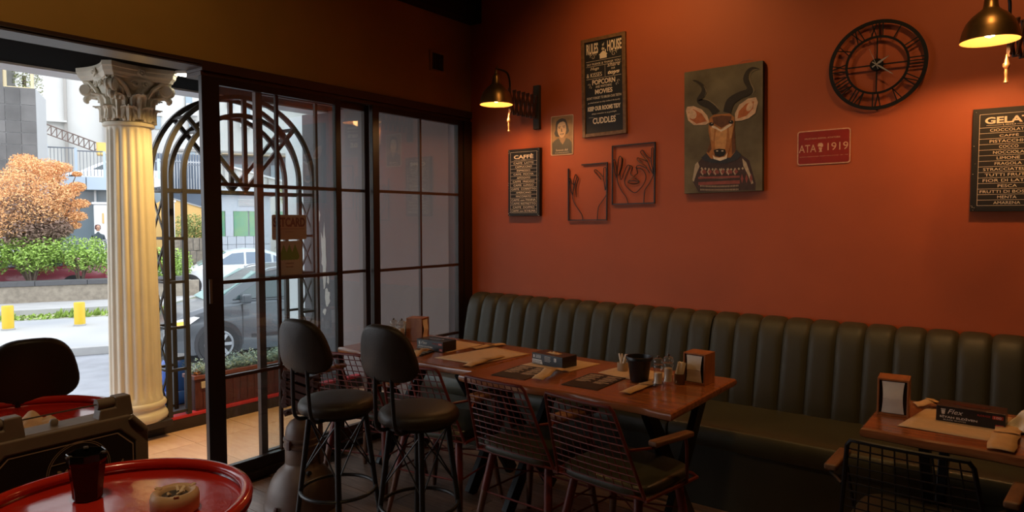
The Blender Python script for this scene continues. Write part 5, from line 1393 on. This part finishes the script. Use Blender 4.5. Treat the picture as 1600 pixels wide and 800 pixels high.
for (px, py, r_) in ((45, 345, 42), (75, 352, 34), (15, 365, 34), (50, 370, 40), (92, 358, 20), (30, 320, 26)):
    for dn in (-.9, -.2, .5):
        c = rel(px, py, 9.6+dn); R2 = r_*.0185; leaves(mb, c, R2, R2, R2*.7, 420, .13, .3, 0)
obj('dead_twigs', mb, m_brneedle, t, kind='stuff')
b = MB(); base = Vector(rel(45, 420, 9.6)); base.z = 0
for (px, py, r_) in CL:
    c = Vector(rel(px, py+4, 9.6)); mid = base.lerp(c, .5)+Vector((0, 0, .25)); b.tube(smoothpath([base, base+Vector((0, 0, .6)), mid, c], 3), [.09, .085, .08, .07, .06, .05, .04, .03, .02, .012], 6)
obj('branches', b, m_bark, t)

# ------------------------------------------------------------------ cars
m_tyre = mat('tyre_rubber', (.025, .025, .026), .8); m_rimm = mat('alloy_rim', (.50, .51, .53), .3, metal=.8)
m_cglass = mat('car_glass', (.045, .07, .075), .06, spec=.9); m_cglass2 = mat('car_glass_teal', (.20, .36, .34), .08, spec=.9); m_lampw = mat('headlight_glass', (.80, .80, .78), .12); m_trim = mat('black_car_trim', (.03, .03, .032), .5)
def car(label, s_, n, z, L_, Wd, body, roof, paint, wheels, rw, windows, wmat, rz=0, extra=None):
    """side profile points (x from the front, z); body = lower shell, roof = greenhouse; x+ = rear"""
    t = ething('car', label, 'car', s_, n, z, None, rz)
    mb = MB(); hw = Wd/2
    lv = [(-1.0, 0), (-.985, .0), (-.5, 0), (0, 0), (.5, 0), (.985, 0), (1.0, 0)]
    def skin(prof, yfac, name):
        m_ = MB(); rings = []
        cx_ = L_/2
        for yf in (-1, -.94, -.80, -.4, 0, .4, .80, .94, 1):
            ring = []
            for (x, zz) in prof:
                edge = abs(yf); ins = .05*(edge > .99)+.0
                xx = cx_+(x-cx_)*(1-.035*edge**3-(.02 if edge > .99 else 0)); z3 = zz-(.035*edge**4 if zz > .5 else 0)-(.04 if (edge > .99 and zz > .3) else 0)
                wloc = yfac(zz); ring.append(m_.bm.verts.new((xx, yf*hw*wloc, z3)))
            rings.append(ring)
        k = len(prof)
        for A, B in zip(rings, rings[1:]):
            for j in range(k): m_.face([A[j], A[(j+1) % k], B[(j+1) % k], B[j]])
        m_.face(rings[0][::-1]); m_.face(rings[-1])
        return obj(name, m_, paint, t, smooth=38)
    zb = max(p[1] for p in body); zr = max(p[1] for p in roof)
    skin(body, lambda q: 1-.05*max(0, (.35-q)/.35)-.05*max(0, (q-.65)/max(.01, zb-.65)), 'body_shell')
    skin(roof, lambda q: .93-.19*max(0, (q-zb+.12)/(zr-zb+.12)), 'roof_shell')
    for wn in windows:
        w_ = MB()
        for sg in (-1, 1):
            def pt(x, q, o_): return (x, sg*(hw*(.93-.19*max(0, (q-zb+.12)/(zr-zb+.12)))*1.0+o_), q-.02)
            w_.prism(wn, lambda u, v: pt(u, v, -.012), lambda u, v: pt(u, v, .006))
        obj('side_windows', w_, wmat, t)
    for wx in wheels:
        for sg in (-1, 1):
            c = Vector((wx, sg*(hw-.09), rw)); Mx = Matrix.Rotation(PI/2, 4, 'X')
            obj('wheel_arch', MB().tube([c+Vector((0, -.10*1, .02)), c+Vector((0, sg*.094+.0, .02))] if sg > 0 else [c+Vector((0, .10, .02)), c+Vector((0, -.094, .02))], rw+.055, 28), m_trim, t, smooth=40)
            wh = obj('wheel', MB().lathe([(rw*.62, -.10), (rw*.96, -.10), (rw, -.08), (rw, .08), (rw*.96, .10), (rw*.62, .10)], 32, c=c+Vector((0, sg*.012, 0)), M=Mx), m_tyre, t, smooth=40)
            r = MB()
            for k in range(7):
                a = 2*PI*k/7; r.bar(c+Vector((math.cos(a)*.05, sg*.112, math.sin(a)*.05)), c+Vector((math.cos(a)*rw*.66, sg*.108, math.sin(a)*rw*.66)), .055, .02, (0, 1, 0))
            r.tube([c+Vector((rw*.66*math.cos(2*PI*k/28), sg*.108, rw*.66*math.sin(2*PI*k/28))) for k in range(28)], .022, 6, closed=True)
            r.tube([c+Vector((0, sg*.10, 0)), c+Vector((0, sg*.122, 0))], .06, 14)
            obj('rim', r, m_rimm, wh, smooth=30)
    if extra: extra(t, hw)
    return t
# silver-grey van-like car, front to the left
m_grey = mat('grey_car_paint', (.085, .095, .105), .30, metal=.4, coat=.6); m_wcar = mat('white_car_paint', (.80, .82, .84), .25, coat=.5); m_rcar = mat('wine_car_paint', (.26, .035, .06), .28, coat=.6)
def grey_extra(t, hw):
    obj('windscreen', MB().prism([(-.60, 0), (.60, 0), (.50, 1), (-.50, 1)], lambda u, v: (.84+.80*v-.025, u*hw*1.30, 1.045+.49*v), lambda u, v: (.84+.80*v+.01, u*hw*1.30, 1.02+.49*v)), m_cglass2, t)
    for sg in (-1, 1):
        obj('headlight', MB().prism([(.10, .70), (.20, .78), (.52, .84), (.60, .82), (.42, .70), (.22, .64)], lambda u, v: (u, sg*(hw-.045+.0-.12*max(0, .35-u)), v), lambda u, v: (u, sg*(hw+.012-.18*max(0, .35-u)), v)), m_lampw, t)
        obj('turn_signal', MB().prism([(.20, .68), (.24, .76), (.42, .78), (.36, .70)], lambda u, v: (u, sg*(hw-.02-.10*max(0, .35-u)), v), lambda u, v: (u, sg*(hw+.018-.17*max(0, .35-u)), v)), mat('lit_turn_signal', (.9, .4, .08), .3, emit=(1, .42, .08), estr=1.2), t)
        mi = obj('side_mirror', MB().obox((1.34, sg*(hw+.06), 1.10), (.15, .22, .16), (0, 0, 0)), m_grey, t, bevel=.03, segs=3)
        obj('roof_rail', MB().tube(smoothpath([(1.75, sg*hw*.72, 1.545), (1.95, sg*hw*.72, 1.60), (3.0, sg*hw*.72, 1.615), (3.9, sg*hw*.72, 1.60), (4.1, sg*hw*.72, 1.54)], 3), .016, 6), m_rimm, t)
        obj('door_trim', MB().box(1.45, 3.4, min(sg*(hw-.03), sg*(hw+.004)), max(sg*(hw-.03), sg*(hw+.004)), .40, .46), m_trim, t)
        d_ = MB()
        for x_ in (1.30, 2.25, 3.20): d_.box(x_, x_+.008, min(sg*(hw-.05), sg*(hw-.004)), max(sg*(hw-.05), sg*(hw-.004)), .30, 1.0)
        obj('door_gap', d_, m_trim, t)
        obj('door_handle', MB().obox((2.05, sg*(hw+.004), .86), (.18, .03, .03)), m_grey, t, bevel=.01)
        obj('fog_lamp', MB().tube([(.16, sg*(hw-.28), .40), (.02, sg*(hw-.30), .40)], .07, 14), m_trim, t)
    obj('grille', MB().box(.0, .09, -.48, .48, .60, .70).box(-.005, .09, -.55, .55, .28, .46), m_trim, t, bevel=.02)
    obj('bumper', MB().box(-.02, .10, -.70, .70, .18, .27), m_trim, t, bevel=.02)
    obj('number_plate', MB().box(-.03, .0, -.26, .26, .47, .57), m_white, t)
    obj('yellow_card', MB().obox((1.12, -.48, 1.115), (.04, .22, .10), (0, -.9, 0)), m_yel, t)
gb = [(.02, .22), (.0, .40), (.03, .60), (.10, .76), (.36, .92), (.80, 1.03), (1.5, 1.07), (4.2, 1.06), (4.32, .95), (4.36, .55), (4.32, .25), (4.0, .20), (.4, .18)]
gr = [(.74, .98), (1.16, 1.28), (1.60, 1.53), (2.1, 1.62), (3.2, 1.64), (3.95, 1.56), (4.22, 1.30), (4.28, .98)]
gw = [[(1.16, 1.10), (1.50, 1.31), (1.82, 1.49), (2.20, 1.53), (2.20, 1.10)], [(2.28, 1.08), (2.28, 1.485), (3.18, 1.50), (3.18, 1.08)], [(3.27, 1.10), (3.27, 1.49), (3.85, 1.47), (4.02, 1.22), (4.0, 1.12)]]
car('silver-grey family car passing on the near lane, front to the left', 2.05, -1.28, GZ, 4.35, 1.78, gb, gr, m_grey, (.90, 3.52), .335, gw, m_cglass, rz=.15, extra=grey_extra)
def white_extra(t, hw):
    for sg in (-1, 1):
        obj('side_mirror', MB().obox((1.52, sg*(hw+.06), 1.00), (.14, .2, .12)), m_wcar, t, bevel=.03)
        obj('headlight', MB().prism([(.06, .62), (.50, .76), (.56, .70), (.12, .54)], lambda u, v: (u, sg*(hw-.10), v), lambda u, v: (u, sg*(hw-.01-.15*max(0, .35-u)), v)), m_lampw, t)
        d_ = MB()
        for x_ in (1.45, 2.45, 3.35): d_.box(x_, x_+.010, min(sg*(hw-.05), sg*(hw-.003)), max(sg*(hw-.05), sg*(hw-.003)), .28, .92)
        obj('door_gap', d_, m_trim, t)
    obj('windscreen', MB().prism([(-.60, 0), (.60, 0), (.50, 1), (-.50, 1)], lambda u, v: (1.12+.80*v-.02, u*hw*1.28, .965+.40*v), lambda u, v: (1.12+.80*v+.01, u*hw*1.28, .95+.40*v)), m_cglass2, t)
    obj('aerial', MB().tube([(3.5, 0, 1.40), (3.68, 0, 1.62)], .006, 5), m_trim, t)
    obj('sill_trim', MB().box(.3, 4.2, -hw+.03, hw-.03, .16, .24), m_trim, t)
wb = [(.02, .22), (.0, .45), (.08, .62), (.55, .78), (1.05, .90), (1.5, .96), (3.9, 1.0), (4.45, .97), (4.52, .80), (4.54, .45), (4.48, .25), (4.1, .18), (.4, .18)]
wr = [(1.02, .90), (1.55, 1.18), (2.0, 1.38), (2.5, 1.45), (3.1, 1.42), (3.6, 1.26), (4.0, .99)]
ww = [[(1.52, .98), (1.85, 1.17), (2.10, 1.32), (2.45, 1.355), (2.45, .99)], [(2.52, .99), (2.52, 1.36), (2.95, 1.36), (3.28, 1.28), (3.30, 1.0)], [(3.36, 1.0), (3.36, 1.25), (3.58, 1.14), (3.72, 1.02)]]
car('white saloon car behind the grey one, by the guard booth', 2.15, 9.6, GZ+.10, 4.55, 1.76, wb, wr, m_wcar, (.82, 3.60), .31, ww, mat('car_glass_blue', (.16, .22, .30), .1, spec=.8), extra=white_extra)
car('wine-red saloon car parked behind the hedge, left edge', -3.75, 10.9, GZ+.10, 4.55, 1.76, wb, wr, m_rcar, (.82, 3.60), .31, ww, m_cglass)

# ------------------------------------------------------------------ buildings and things beyond the road
def pq(px0, py0, px1, py1, n):
    a = px_n(px0, py0, n); b = px_n(px1, py1, n); return a[0], b[0], b[1], a[1]      # s0, s1, zbottom, ztop
def part(root, name, px0, py0, px1, py1, n0, th, m, bevel=0, kind=None, label=None, z0=None, z1=None, s0=None, s1=None, parent=None):
    """box part of an exterior thing rooted at the frame origin: front face on plane n0, th deep"""
    a, b, c, d = pq(px0, py0, px1, py1, n0)
    if z0 is not None: c = z0
    if z1 is not None: d = z1
    if s0 is not None: a = s0
    if s1 is not None: b = s1
    o = obj(name, MB().box(a, b, n0, n0+th, c, d), m, parent or root, bevel=bevel)
    if label: o['label'] = label
    return o
def eroot(name, label, cat, group=None): return thing(name, label, cat, EO, ERZ, group)
m_tileb = mat('dark_cladding_tile', (.13, .125, .12), .35, var=.45, scale=1.6, objrand=.25, detail=6)
m_joint = mat('pale_joint', (.42, .43, .43), .7)
m_win = mat('far_window', (.25, .33, .38), .15, spec=.8); m_wframe = mat('far_window_frame', (.35, .33, .30), .5)
m_lb = mat('light_blue_fascia', (.50, .60, .70), .5); m_steel = mat('galvanised_steel', (.40, .42, .44), .45, metal=.4)
m_steeld = mat('dark_railing', (.16, .18, .21), .5)
m_yo = mat('ochre_outdoor', (.72, .46, .16), .7)
# big pale building
r = eroot('pale_building', 'huge pale concrete building filling the view beyond the street', 'building')
obj('wall', MB().box(-30, 40, 30, 44, -.6, 20), m_bwall, r)
for (px, py, w_, h_) in ((247, 192, 9, 20), (295, 155, 11, 24), (300, 196, 10, 16), (300, 240, 10, 14), (360, 160, 9, 18), (387, 175, 8, 14)):
    o = part(r, 'window', px-w_/2, py-h_/2, px+w_/2, py+h_/2, 29.93, .06, m_win)
    part(r, 'window_frame', px-w_/2-1.5, py-h_/2-1.5, px+w_/2+1.5, py-h_/2, 29.90, .1, m_wframe, parent=o)
    part(r, 'window_frame', px-w_/2-1.5, py-h_/2, px-w_/2, py+h_/2, 29.90, .1, m_wframe, parent=o)
part(r, 'ledge', 60, 186, 104, 191, 29.6, .4, m_bwall); 
for px in (103, 164, 232):
    a = px_n(px, 200, 29.8); obj('downpipe', MB().box(a[0]-.07, a[0]+.07, 29.8, 29.95, 1, 16), m_wframe, r)
for py in (130, 235): 
    a = px_n(300, py, 29.9); obj('string_course', MB().box(a[0]-1, a[0]+9, 29.85, 30, a[1]-.06, a[1]+.06), m_wframe, r)
# air conditioner units
for i, (px, py) in enumerate(((473, 156), (385, 190), (300, 172))):
    a, b, c, d = pq(px-9, py-11, px+9, py+9, 29.3)
    t = thing('air_conditioner', ['white air conditioner unit near the top right of the arch', 'small air conditioner unit high on the pale wall, centre', 'air conditioner unit left of the door post'][i], 'air conditioner', W_((a+b)/2, 29.3, c), ERZ, 'air conditioner units on the pale building')
    obj('casing', MB().box(-(b-a)/2, (b-a)/2, 0, .6, 0, d-c), m_white, t, bevel=.03)
    obj('fan_grille', MB().lathe([(.05, -.03), (.24, -.03), (.27, 0), (.05, 0)], 20, c=(-.12, 0, (d-c)/2), M=Matrix.Rotation(PI/2, 4, 'X')), m_steeld, t)
# tile-clad building at the left
r = eroot('tiled_building', 'dark tile-clad building corner at the far left', 'building')
a, b, c, d = pq(-60, 30, 60, 262, 15.5)
s1 = b; obj('wall', MB().box(s1-9, s1, 15.5, 18, -.3, px_n(30, 137, 15.5)[1]), m_joint, r)
ptile = None
zt = px_n(30, 137, 15.5)[1]
wT, hT = .46, .54
rows = [0, .62, 1.20, 1.62, 2.05, 2.6, 3.2, 3.8]
for i, ry in enumerate(rows[:-1]):
    for j in range(9):
        x1_ = s1-.012-j*wT; h_ = rows[i+1]-ry
        o = obj('cladding_tile', MB().box(x1_-wT+.02, x1_, 15.46, 15.50, zt-rows[i+1]+.02, zt-ry), m_tileb, r) if True else None
a_, b_, c_, d_ = pq(8, 106, 48, 137, 15.6)
obj('wall_upper', MB().box(s1-9, a_-.08, 15.52, 18, zt, zt+4), m_tileb, r)
obj('window_frame', MB().box(a_-.08, a_, 15.6, 15.8, zt, zt+1.6).box(b_, b_+.08, 15.6, 15.8, zt, zt+1.6).box(a_, b_, 15.6, 15.8, zt-.02, zt+.05), mat('gold_frame', (.60, .50, .30), .5), r)
t = ething('treetop', 'green treetop seen above the tiled wall at the top left', 'tree', (a_+b_)/2-.1, 17.6, zt-.2); mb = MB(); leaves(mb, (0, 0, .75), .62, .5, 1.0, 1500, .10); obj('foliage', mb, mat('olive_leaf', (.25, .27, .10), .7, island=.5), t, kind='stuff')
obj('trunk', MB().tube([(0, 0, -2.5), (0, 0, 1.0)], .07, 7), m_bark, t)
# raised walkway with pale-blue fascia and railings, glazed shop below
r = eroot('raised_walkway', 'raised walkway with pale blue fascia and railings above a glazed front', 'building')
z0_, z1_ = px_n(120, 296, 20)[1], px_n(120, 276, 20)[1]
sa, sb = px_n(60, 285, 20)[0], px_n(330, 285, 20)[0]
obj('deck', MB().box(sa-6, px_n(236, 285, 20)[0], 20.2, 26, z0_, z1_), m_conc, r)
fw = (px_n(236, 285, 20)[0]-sa+2)/5
for i in range(5): obj('fascia_panel', MB().box(sa-2+i*fw+.02, sa-2+(i+1)*fw-.02, 20.0, 20.2, z0_, z1_), m_lb, r)
for i in range(4): obj('glass_front', MB().box(sa-1+i*1.5, sa+.42+i*1.5, 21, 21.05, -.3, z0_), m_win, r)
for i in range(5): obj('post', MB().box(sa-1.06+i*1.5, sa-1+i*1.5+.02, 20.6, 20.7, -.3, z0_), m_white, r)
for i in range(6):
    x_ = sa+.3+i*1.05; obj('railing_post', MB().box(x_-.05, x_+.05, 20.1, 20.2, z1_, z1_+1.35-.11*i), m_lb, r)
    o = obj('railing_rail', MB().box(x_, x_+1.05, 20.13, 20.17, z1_+1.20-.11*i, z1_+1.25-.11*i), m_steeld, r)
    b = MB()
    for k in range(8): b.box(x_+.13*k, x_+.13*k+.02, 20.14, 20.16, z1_+.05, z1_+1.20-.11*i)
    obj('baluster', b, m_steeld, r, kind='stuff')
# zig-zag pipe rack on the pale wall
b = MB(); P0 = px_n(62, 190, 28.5); P1 = px_n(164, 228, 28.5)
for k in range(12):
    u = k/12; u2 = (k+1)/12; A = Vector((P0[0]+(P1[0]-P0[0])*u, 28.5, P0[1]+(P1[1]-P0[1])*u)); B = Vector((P0[0]+(P1[0]-P0[0])*u2, 28.5, P0[1]+(P1[1]-P0[1])*u2))
    b.tube([A, B], .035, 5); b.tube([A+Vector((0, 0, -.5)), B+Vector((0, 0, -.5))], .03, 5); b.tube([A, A+Vector((0, 0, -.5))], .03, 5); b.tube([A+Vector((0, 0, -.5)), B], .02, 5)
o = obj('cable_rack', b, mat('rusty_steel', (.18, .13, .11), .7), loc=EO, rot=(0, 0, ERZ)); tag(o, 'rusty zigzag cable rack running along the pale wall', 'rack')
# yellow sign box, teal van up on the walkway
a, b_, c, d = pq(150, 222, 166, 243, 24); t = eroot('yellow_box', 'yellow box on the pale wall just left of the column shaft', 'sign'); obj('casing', MB().box(a, b_+.3, 24, 24.4, c, d), m_yo, t, bevel=.03); obj('face', MB().box(a+.05, b_+.25, 23.97, 24, c+.05, d-.05), mat('amber_face', (.80, .55, .15), .4), t); obj('bracket', MB().box(a+.1, a+.2, 24.4, 30, d-.15, d-.05), m_steeld, t)
# white cabinet
t = ething('utility_cabinet', 'white utility cabinet with yellow marks left of the column, behind the hedge', 'cabinet', 0, 0, 0); t.location = EO
a, b_, c, d = pq(146, 319, 170, 372, 16.5)
obj('casing', MB().box(a, b_+.7, 16.5, 17.2, -.3, d), m_white, t, bevel=.02); obj('top_slab', MB().box(a-.06, b_+.76, 16.44, 17.26, d, d+.08), m_white, t, bevel=.01)
obj('door_gap', MB().box((a+b_)/2+.28, (a+b_)/2+.31, 16.49, 16.5, -.2, d-.1), m_steeld, t); obj('yellow_mark', MB().box(a+.28, a+.34, 16.48, 16.5, d-.75, d-.35), m_yo, t); obj('yellow_stub', MB().tube([(a+.62, 16.8, d+.08), (a+.62, 16.8, d+.62)], .06, 10), m_yo, t)
# railing in front of the plaza
t = eroot('plaza_railing', 'thin grey railing on the plaza behind the orange conifer', 'railing')
for k in range(16):
    x_ = -1.6+k*.16; obj('baluster', MB().box(x_, x_+.03, 13.0, 13.03, -.3, .85), m_steel, t)
obj('top_rail', MB().box(-1.7, 1.0, 12.98, 13.05, .85, .90), m_steel, t); obj('bottom_rail', MB().box(-1.7, 1.0, 12.98, 13.05, -.15, -.11), m_steel, t)
# person standing behind the hedge
def person(label, s_, n, z, hgt):
    t = ething('person', label, 'person', s_, n, z, None, .3)
    me = bpy.data.meshes.new('body'); k = hgt/1.7
    V = [(0, 0, .95), (0, 0, 1.15), (0, 0, 1.38), (0, -.01, 1.47), (0, -.02, 1.54), (.10, 0, .88), (.11, -.01, .48), (.11, .02, .08), (.12, -.10, .03), (-.10, 0, .88), (-.11, -.01, .48), (-.11, .02, .08), (-.12, -.10, .03),
         (.17, 0, 1.38), (.24, .02, 1.10), (.22, -.08, .86), (.21, -.11, .78), (-.17, 0, 1.38), (-.24, .02, 1.10), (-.22, -.08, .86), (-.21, -.11, .78)]
    Ed = [(0, 1), (1, 2), (2, 3), (3, 4), (0, 5), (5, 6), (6, 7), (7, 8), (0, 9), (9, 10), (10, 11), (11, 12), (2, 13), (13, 14), (14, 15), (15, 16), (2, 17), (17, 18), (18, 19), (19, 20)]
    R = [.13, .12, .13, .05, .05, .09, .06, .045, .035, .09, .06, .045, .035, .06, .045, .035, .03, .06, .045, .035, .03]
    me.from_pydata([Vector(v)*k for v in V], Ed, []); o = bpy.data.objects.new('body', me); COL.objects.link(o); o.parent = t
    sk = o.modifiers.new('skin', 'SKIN'); sk.use_smooth_shade = True
    for i, r_ in enumerate(R): me.skin_vertices[0].data[i].radius = (r_*k, r_*k)
    me.skin_vertices[0].data[0].use_root = True
    ss = o.modifiers.new('sub', 'SUBSURF'); ss.levels = 1; ss.render_levels = 1
    me.materials.append(mat('dark_teal_cloth', (.05, .07, .08), .8))
    skin = mat('skin', (.52, .30, .20), .55)
    def hd(a, z_): return 1+.06*math.cos(a+PI/2)*0
    h_ = MB(); h_.lathe([(.002, 1.485), (.045, 1.49), (.062, 1.52), (.074, 1.57), (.078, 1.61), (.074, 1.655), (.055, 1.69), (.002, 1.705)], 20); bmesh.ops.scale(h_.bm, vec=(.96, 1.12, 1), verts=h_.bm.verts)
    obj('head', h_, skin, t, smooth=True)
    obj('nose', MB().lathe([(.002, .022), (.009, .014), (.013, -.006), (.010, -.016), (.002, -.019)], 10, c=(0, -.092, 1.60)), skin, t, smooth=True)
    e = MB()
    for sx in (-1, 1): e.lathe([(.002, .008), (.009, .004), (.009, -.004), (.002, -.008)], 10, c=(sx*.028, -.079, 1.615))
    obj('eyes', e, mat('dark_eye', (.03, .02, .02), .3), t, kind='stuff')
    obj('mouth', MB().obox((0, -.084, 1.560), (.042, .008, .008)), mat('lip', (.40, .15, .12), .5), t)
    hr = MB(); hr.lathe([(.090, 1.55), (.093, 1.60), (.090, 1.66), (.066, 1.705), (.002, 1.722)], 20, c=(0, .018, 0)); obj('hair', hr, mat('auburn_hair', (.10, .04, .03), .7), t, smooth=True)
    for sx in (-1, 1):
        hb = obj('hand', MB().obox((sx*.21, -.125, .745), (.028, .06, .075)), skin, t, bevel=.01)
        for f_ in range(4): obj('finger', MB().tube([(sx*.21, -.148+.016*f_, .712), (sx*.205, -.150+.016*f_, .665+.006*abs(f_-1.5))], .007, 6), skin, hb)
        obj('thumb', MB().tube([(sx*.198, -.155, .745), (sx*.188, -.172, .705)], .008, 6), skin, hb)
    return t
P_ = px_n(153, 357, 13.6)
person('person with reddish-brown hair whose face shows just above the hedge by the column', P_[0], 13.6, -.30, 1.62)
# things seen through the arch: ochre ramp, white gate post, yellow-green bushes, dark fence, parked van
r = eroot('ochre_ramp_wall', 'ochre painted sloping wall seen through the lower half of the iron arch', 'wall')
q = [px_n(*p, 19) for p in ((236, 322), (262, 308), (330, 328), (420, 345), (420, 380), (236, 380))]
b = MB(); b.prism([(q[0][0], -.5)]+[(a, z) for a, z in q[:4]]+[(q[3][0], -.5)], lambda u, v: (u, 19, v), lambda u, v: (u, 19.4, v)); obj('wall', b, m_yo, r)
obj('coping', MB().bar(Vector((q[1][0], 19.2, q[1][1])), Vector((q[2][0], 19.2, q[2][1])), .5, .06), m_conc, r)
r = eroot('dark_fence', 'dark blue-grey mesh fence behind the arch at mid height', 'fence')
a, b_, c, d = pq(236, 238, 316, 300, 24)
obj('panel_back', MB().box(a, b_, 24.4, 24.5, c-1.5, d), mat('slate_blue', (.13, .17, .23), .7), r)
for k in range(18): obj('fence_bar', MB().tube([(a+(b_-a)*k/18, 24.1, c), (a+(b_-a)*k/18, 24.1, d-.3), (a+(b_-a)*k/18, 23.95, d)], .03, 5), m_steel, r)
obj('rail', MB().box(a, b_, 24.08, 24.14, d-.45, d-.38), m_steel, r); obj('lower_wall', MB().box(a, b_+12, 24.6, 25, -.5, c+.1), m_bwall, r)
r = eroot('gate_post', 'white gate post between the column and the near bars of the arch', 'post')
a, b_, c, d = pq(258, 316, 274, 372, 14.5); obj('shaft', MB().box(a, b_, 14.5, 14.9, -.55, d), m_white, r, bevel=.01); obj('cap', MB().box(a-.05, b_+.05, 14.45, 14.95, d, d+.08), m_white, r, bevel=.01)
for i, (px, py) in enumerate(((284, 352), (303, 350), (322, 356), (455, 300))):
    P_ = px_n(px, py, 16.5); t = ething('far_bush', ['yellow-green bush beside the white gate post', 'yellow-green bush seen just left of the door post', 'yellow-green bush hidden mostly by the door post', 'green bush seen through the glass above the tan sticker'][i], 'bush', P_[0], 16.5, -.55, 'bushes behind the ochre wall base')
    mb = MB(); leaves(mb, (0, 0, P_[1]+.55-.1), .55, .5, .55, 700, .12); leaves(mb, (0, 0, (P_[1]+.5)/2), .5, .5, .6, 400, .12); obj('foliage', mb, mat('bush_leaf', (.33, .38, .12), .7, island=.45), t, kind='stuff'); obj('stems', MB().tube([(0, 0, 0), (0, 0, P_[1]+.4)], .05, 6), m_bark, t)
t = ething('stone_block_wall', 'low brown stone wall behind the white car', 'wall', 0, 0, 0); t.location = EO
a, b_, c, d = pq(262, 372, 350, 392, 14.2)
for k in range(9):
    for j in range(3): obj('stone', MB().box(a+(b_-a)*(k+.5*(j % 2))/9+.01, a+(b_-a)*(k+1+.5*(j % 2))/9-.01, 14.2+.02*((k*7+j) % 3), 14.5, -.55+j*(d+.55)/3+.01, -.55+(j+1)*(d+.55)/3-.01), m_gran, t)
obj('mortar_core', MB().box(a, b_, 14.28, 14.45, -.55, d-.02), m_conc, t)
# guard booth
r = eroot('guard_booth', 'pale grey guard booth with green glass behind the white car', 'building')
n = 13.2; m_bo = mat('booth_grey', (.52, .55, .60), .6); m_bg = mat('green_booth_glass', (.10, .34, .24), .12, col2=(.22, .40, .18), scale=1.2, spec=.8)
s0_, s1_, zb_, zt_ = pq(340, 304, 424, 412, n)
obj('core', MB().box(s0_, s1_, n+.08, n+3, -.6, zt_), m_bo, r)
obj('roof_slab', MB().box(s0_-.3, s1_+.3, n-.25, n+3.2, zt_, zt_+.22), m_bo, r)
zm = px_n(380, 369, n)[1]; zu = px_n(380, 330, n)[1]
for j in range(5):
    for k in range(6):
        h_ = (zm+.6)/5; w_ = (s1_-s0_)/6; obj('block', MB().box(s0_+k*w_+.008, s0_+(k+1)*w_-.008, n, n+.08, -.6+j*h_+.008, -.6+(j+1)*h_-.008), m_bo, r)
for (x0_, x1_) in ((344, 352), (365, 388), (389.5, 411), (430, 452)):
    a, b_, c, d = pq(x0_, 330, x1_, 369, n); w_ = obj('window_pane', MB().box(a, b_, n+.02, n+.06, zm, zu), m_bg, r)
for (x0_, x1_) in ((340, 344), (352, 365), (411, 424)):
    a, b_, c, d = pq(x0_, 330, x1_, 369, n); obj('pillar', MB().box(a, b_, n, n+.08, zm, zu), m_bo, r)
obj('lintel', MB().box(s0_, s1_, n, n+.08, zu, zt_), m_bo, r)
a, b_, c, d = pq(372, 311, 402, 322, n-.03)
for k in range(5): obj('louvre', MB().obox(((a+b_)/2, n-.02, c+(d-c)*(k+.5)/5), (b_-a, .06, .02), (.5, 0, 0)), m_white, r)
# lower block with beige eaves and sloping stair wall between the arch bars
r = eroot('annex_building', 'grey annex with beige eaves seen through the upper arch', 'building')
a, b_, c, d = pq(345, 238, 480, 252, 26); obj('eaves', MB().box(a, b_, 25.2, 27, c+.15, d-.1), mat('beige_eaves', (.55, .42, .28), .7), r)
obj('wall', MB().box(a, b_, 26.2, 29, -.6, c+.15), mat('annex_grey', (.26, .28, .31), .7, var=.3, scale=.7), r)
for k in range(5): obj('window', MB().box(a+.4+k*1.1, a+1.1+k*1.1, 26.1, 26.2, c-1.6, c-.3), m_win, r)
r = eroot('stair_wall', 'pale sloping stair wall between the arch spokes', 'wall')
q = [px_n(*p, 21) for p in ((345, 256), (420, 278), (500, 300), (500, 330), (345, 330))]
b = MB(); b.prism([(q[0][0], -.6), q[0], q[1], q[2], (q[2][0], -.6)], lambda u, v: (u, 21, v), lambda u, v: (u, 21.3, v)); obj('wall', b, m_bwall, r)
for k in range(8): obj('rib', MB().box(q[0][0]+.5*k+.1, q[0][0]+.5*k+.16, 20.95, 21, -.6, q[0][1]-.05-.14*k), m_conc, r)
obj('coping', MB().bar(Vector((q[0][0], 21.1, q[0][1])), Vector((q[2][0], 21.1, q[2][1]+.02)), .4, .08), m_white, r)
t = car('small white car parked high behind the arch, left of its near bar', px_n(251, 283, 22)[0]-4.25, 22.6, px_n(240, 299, 22)[1], 4.2, 1.7, wb, wr, m_wcar, (.82, 3.4), .31, ww, m_cglass)
obj('parking_deck', MB().box(-7, 0.15, 21.5, 24.0, -.6, px_n(240, 299, 22)[1]), m_conc, r, loc=(px_n(251, 283, 22)[0], 0, 0))
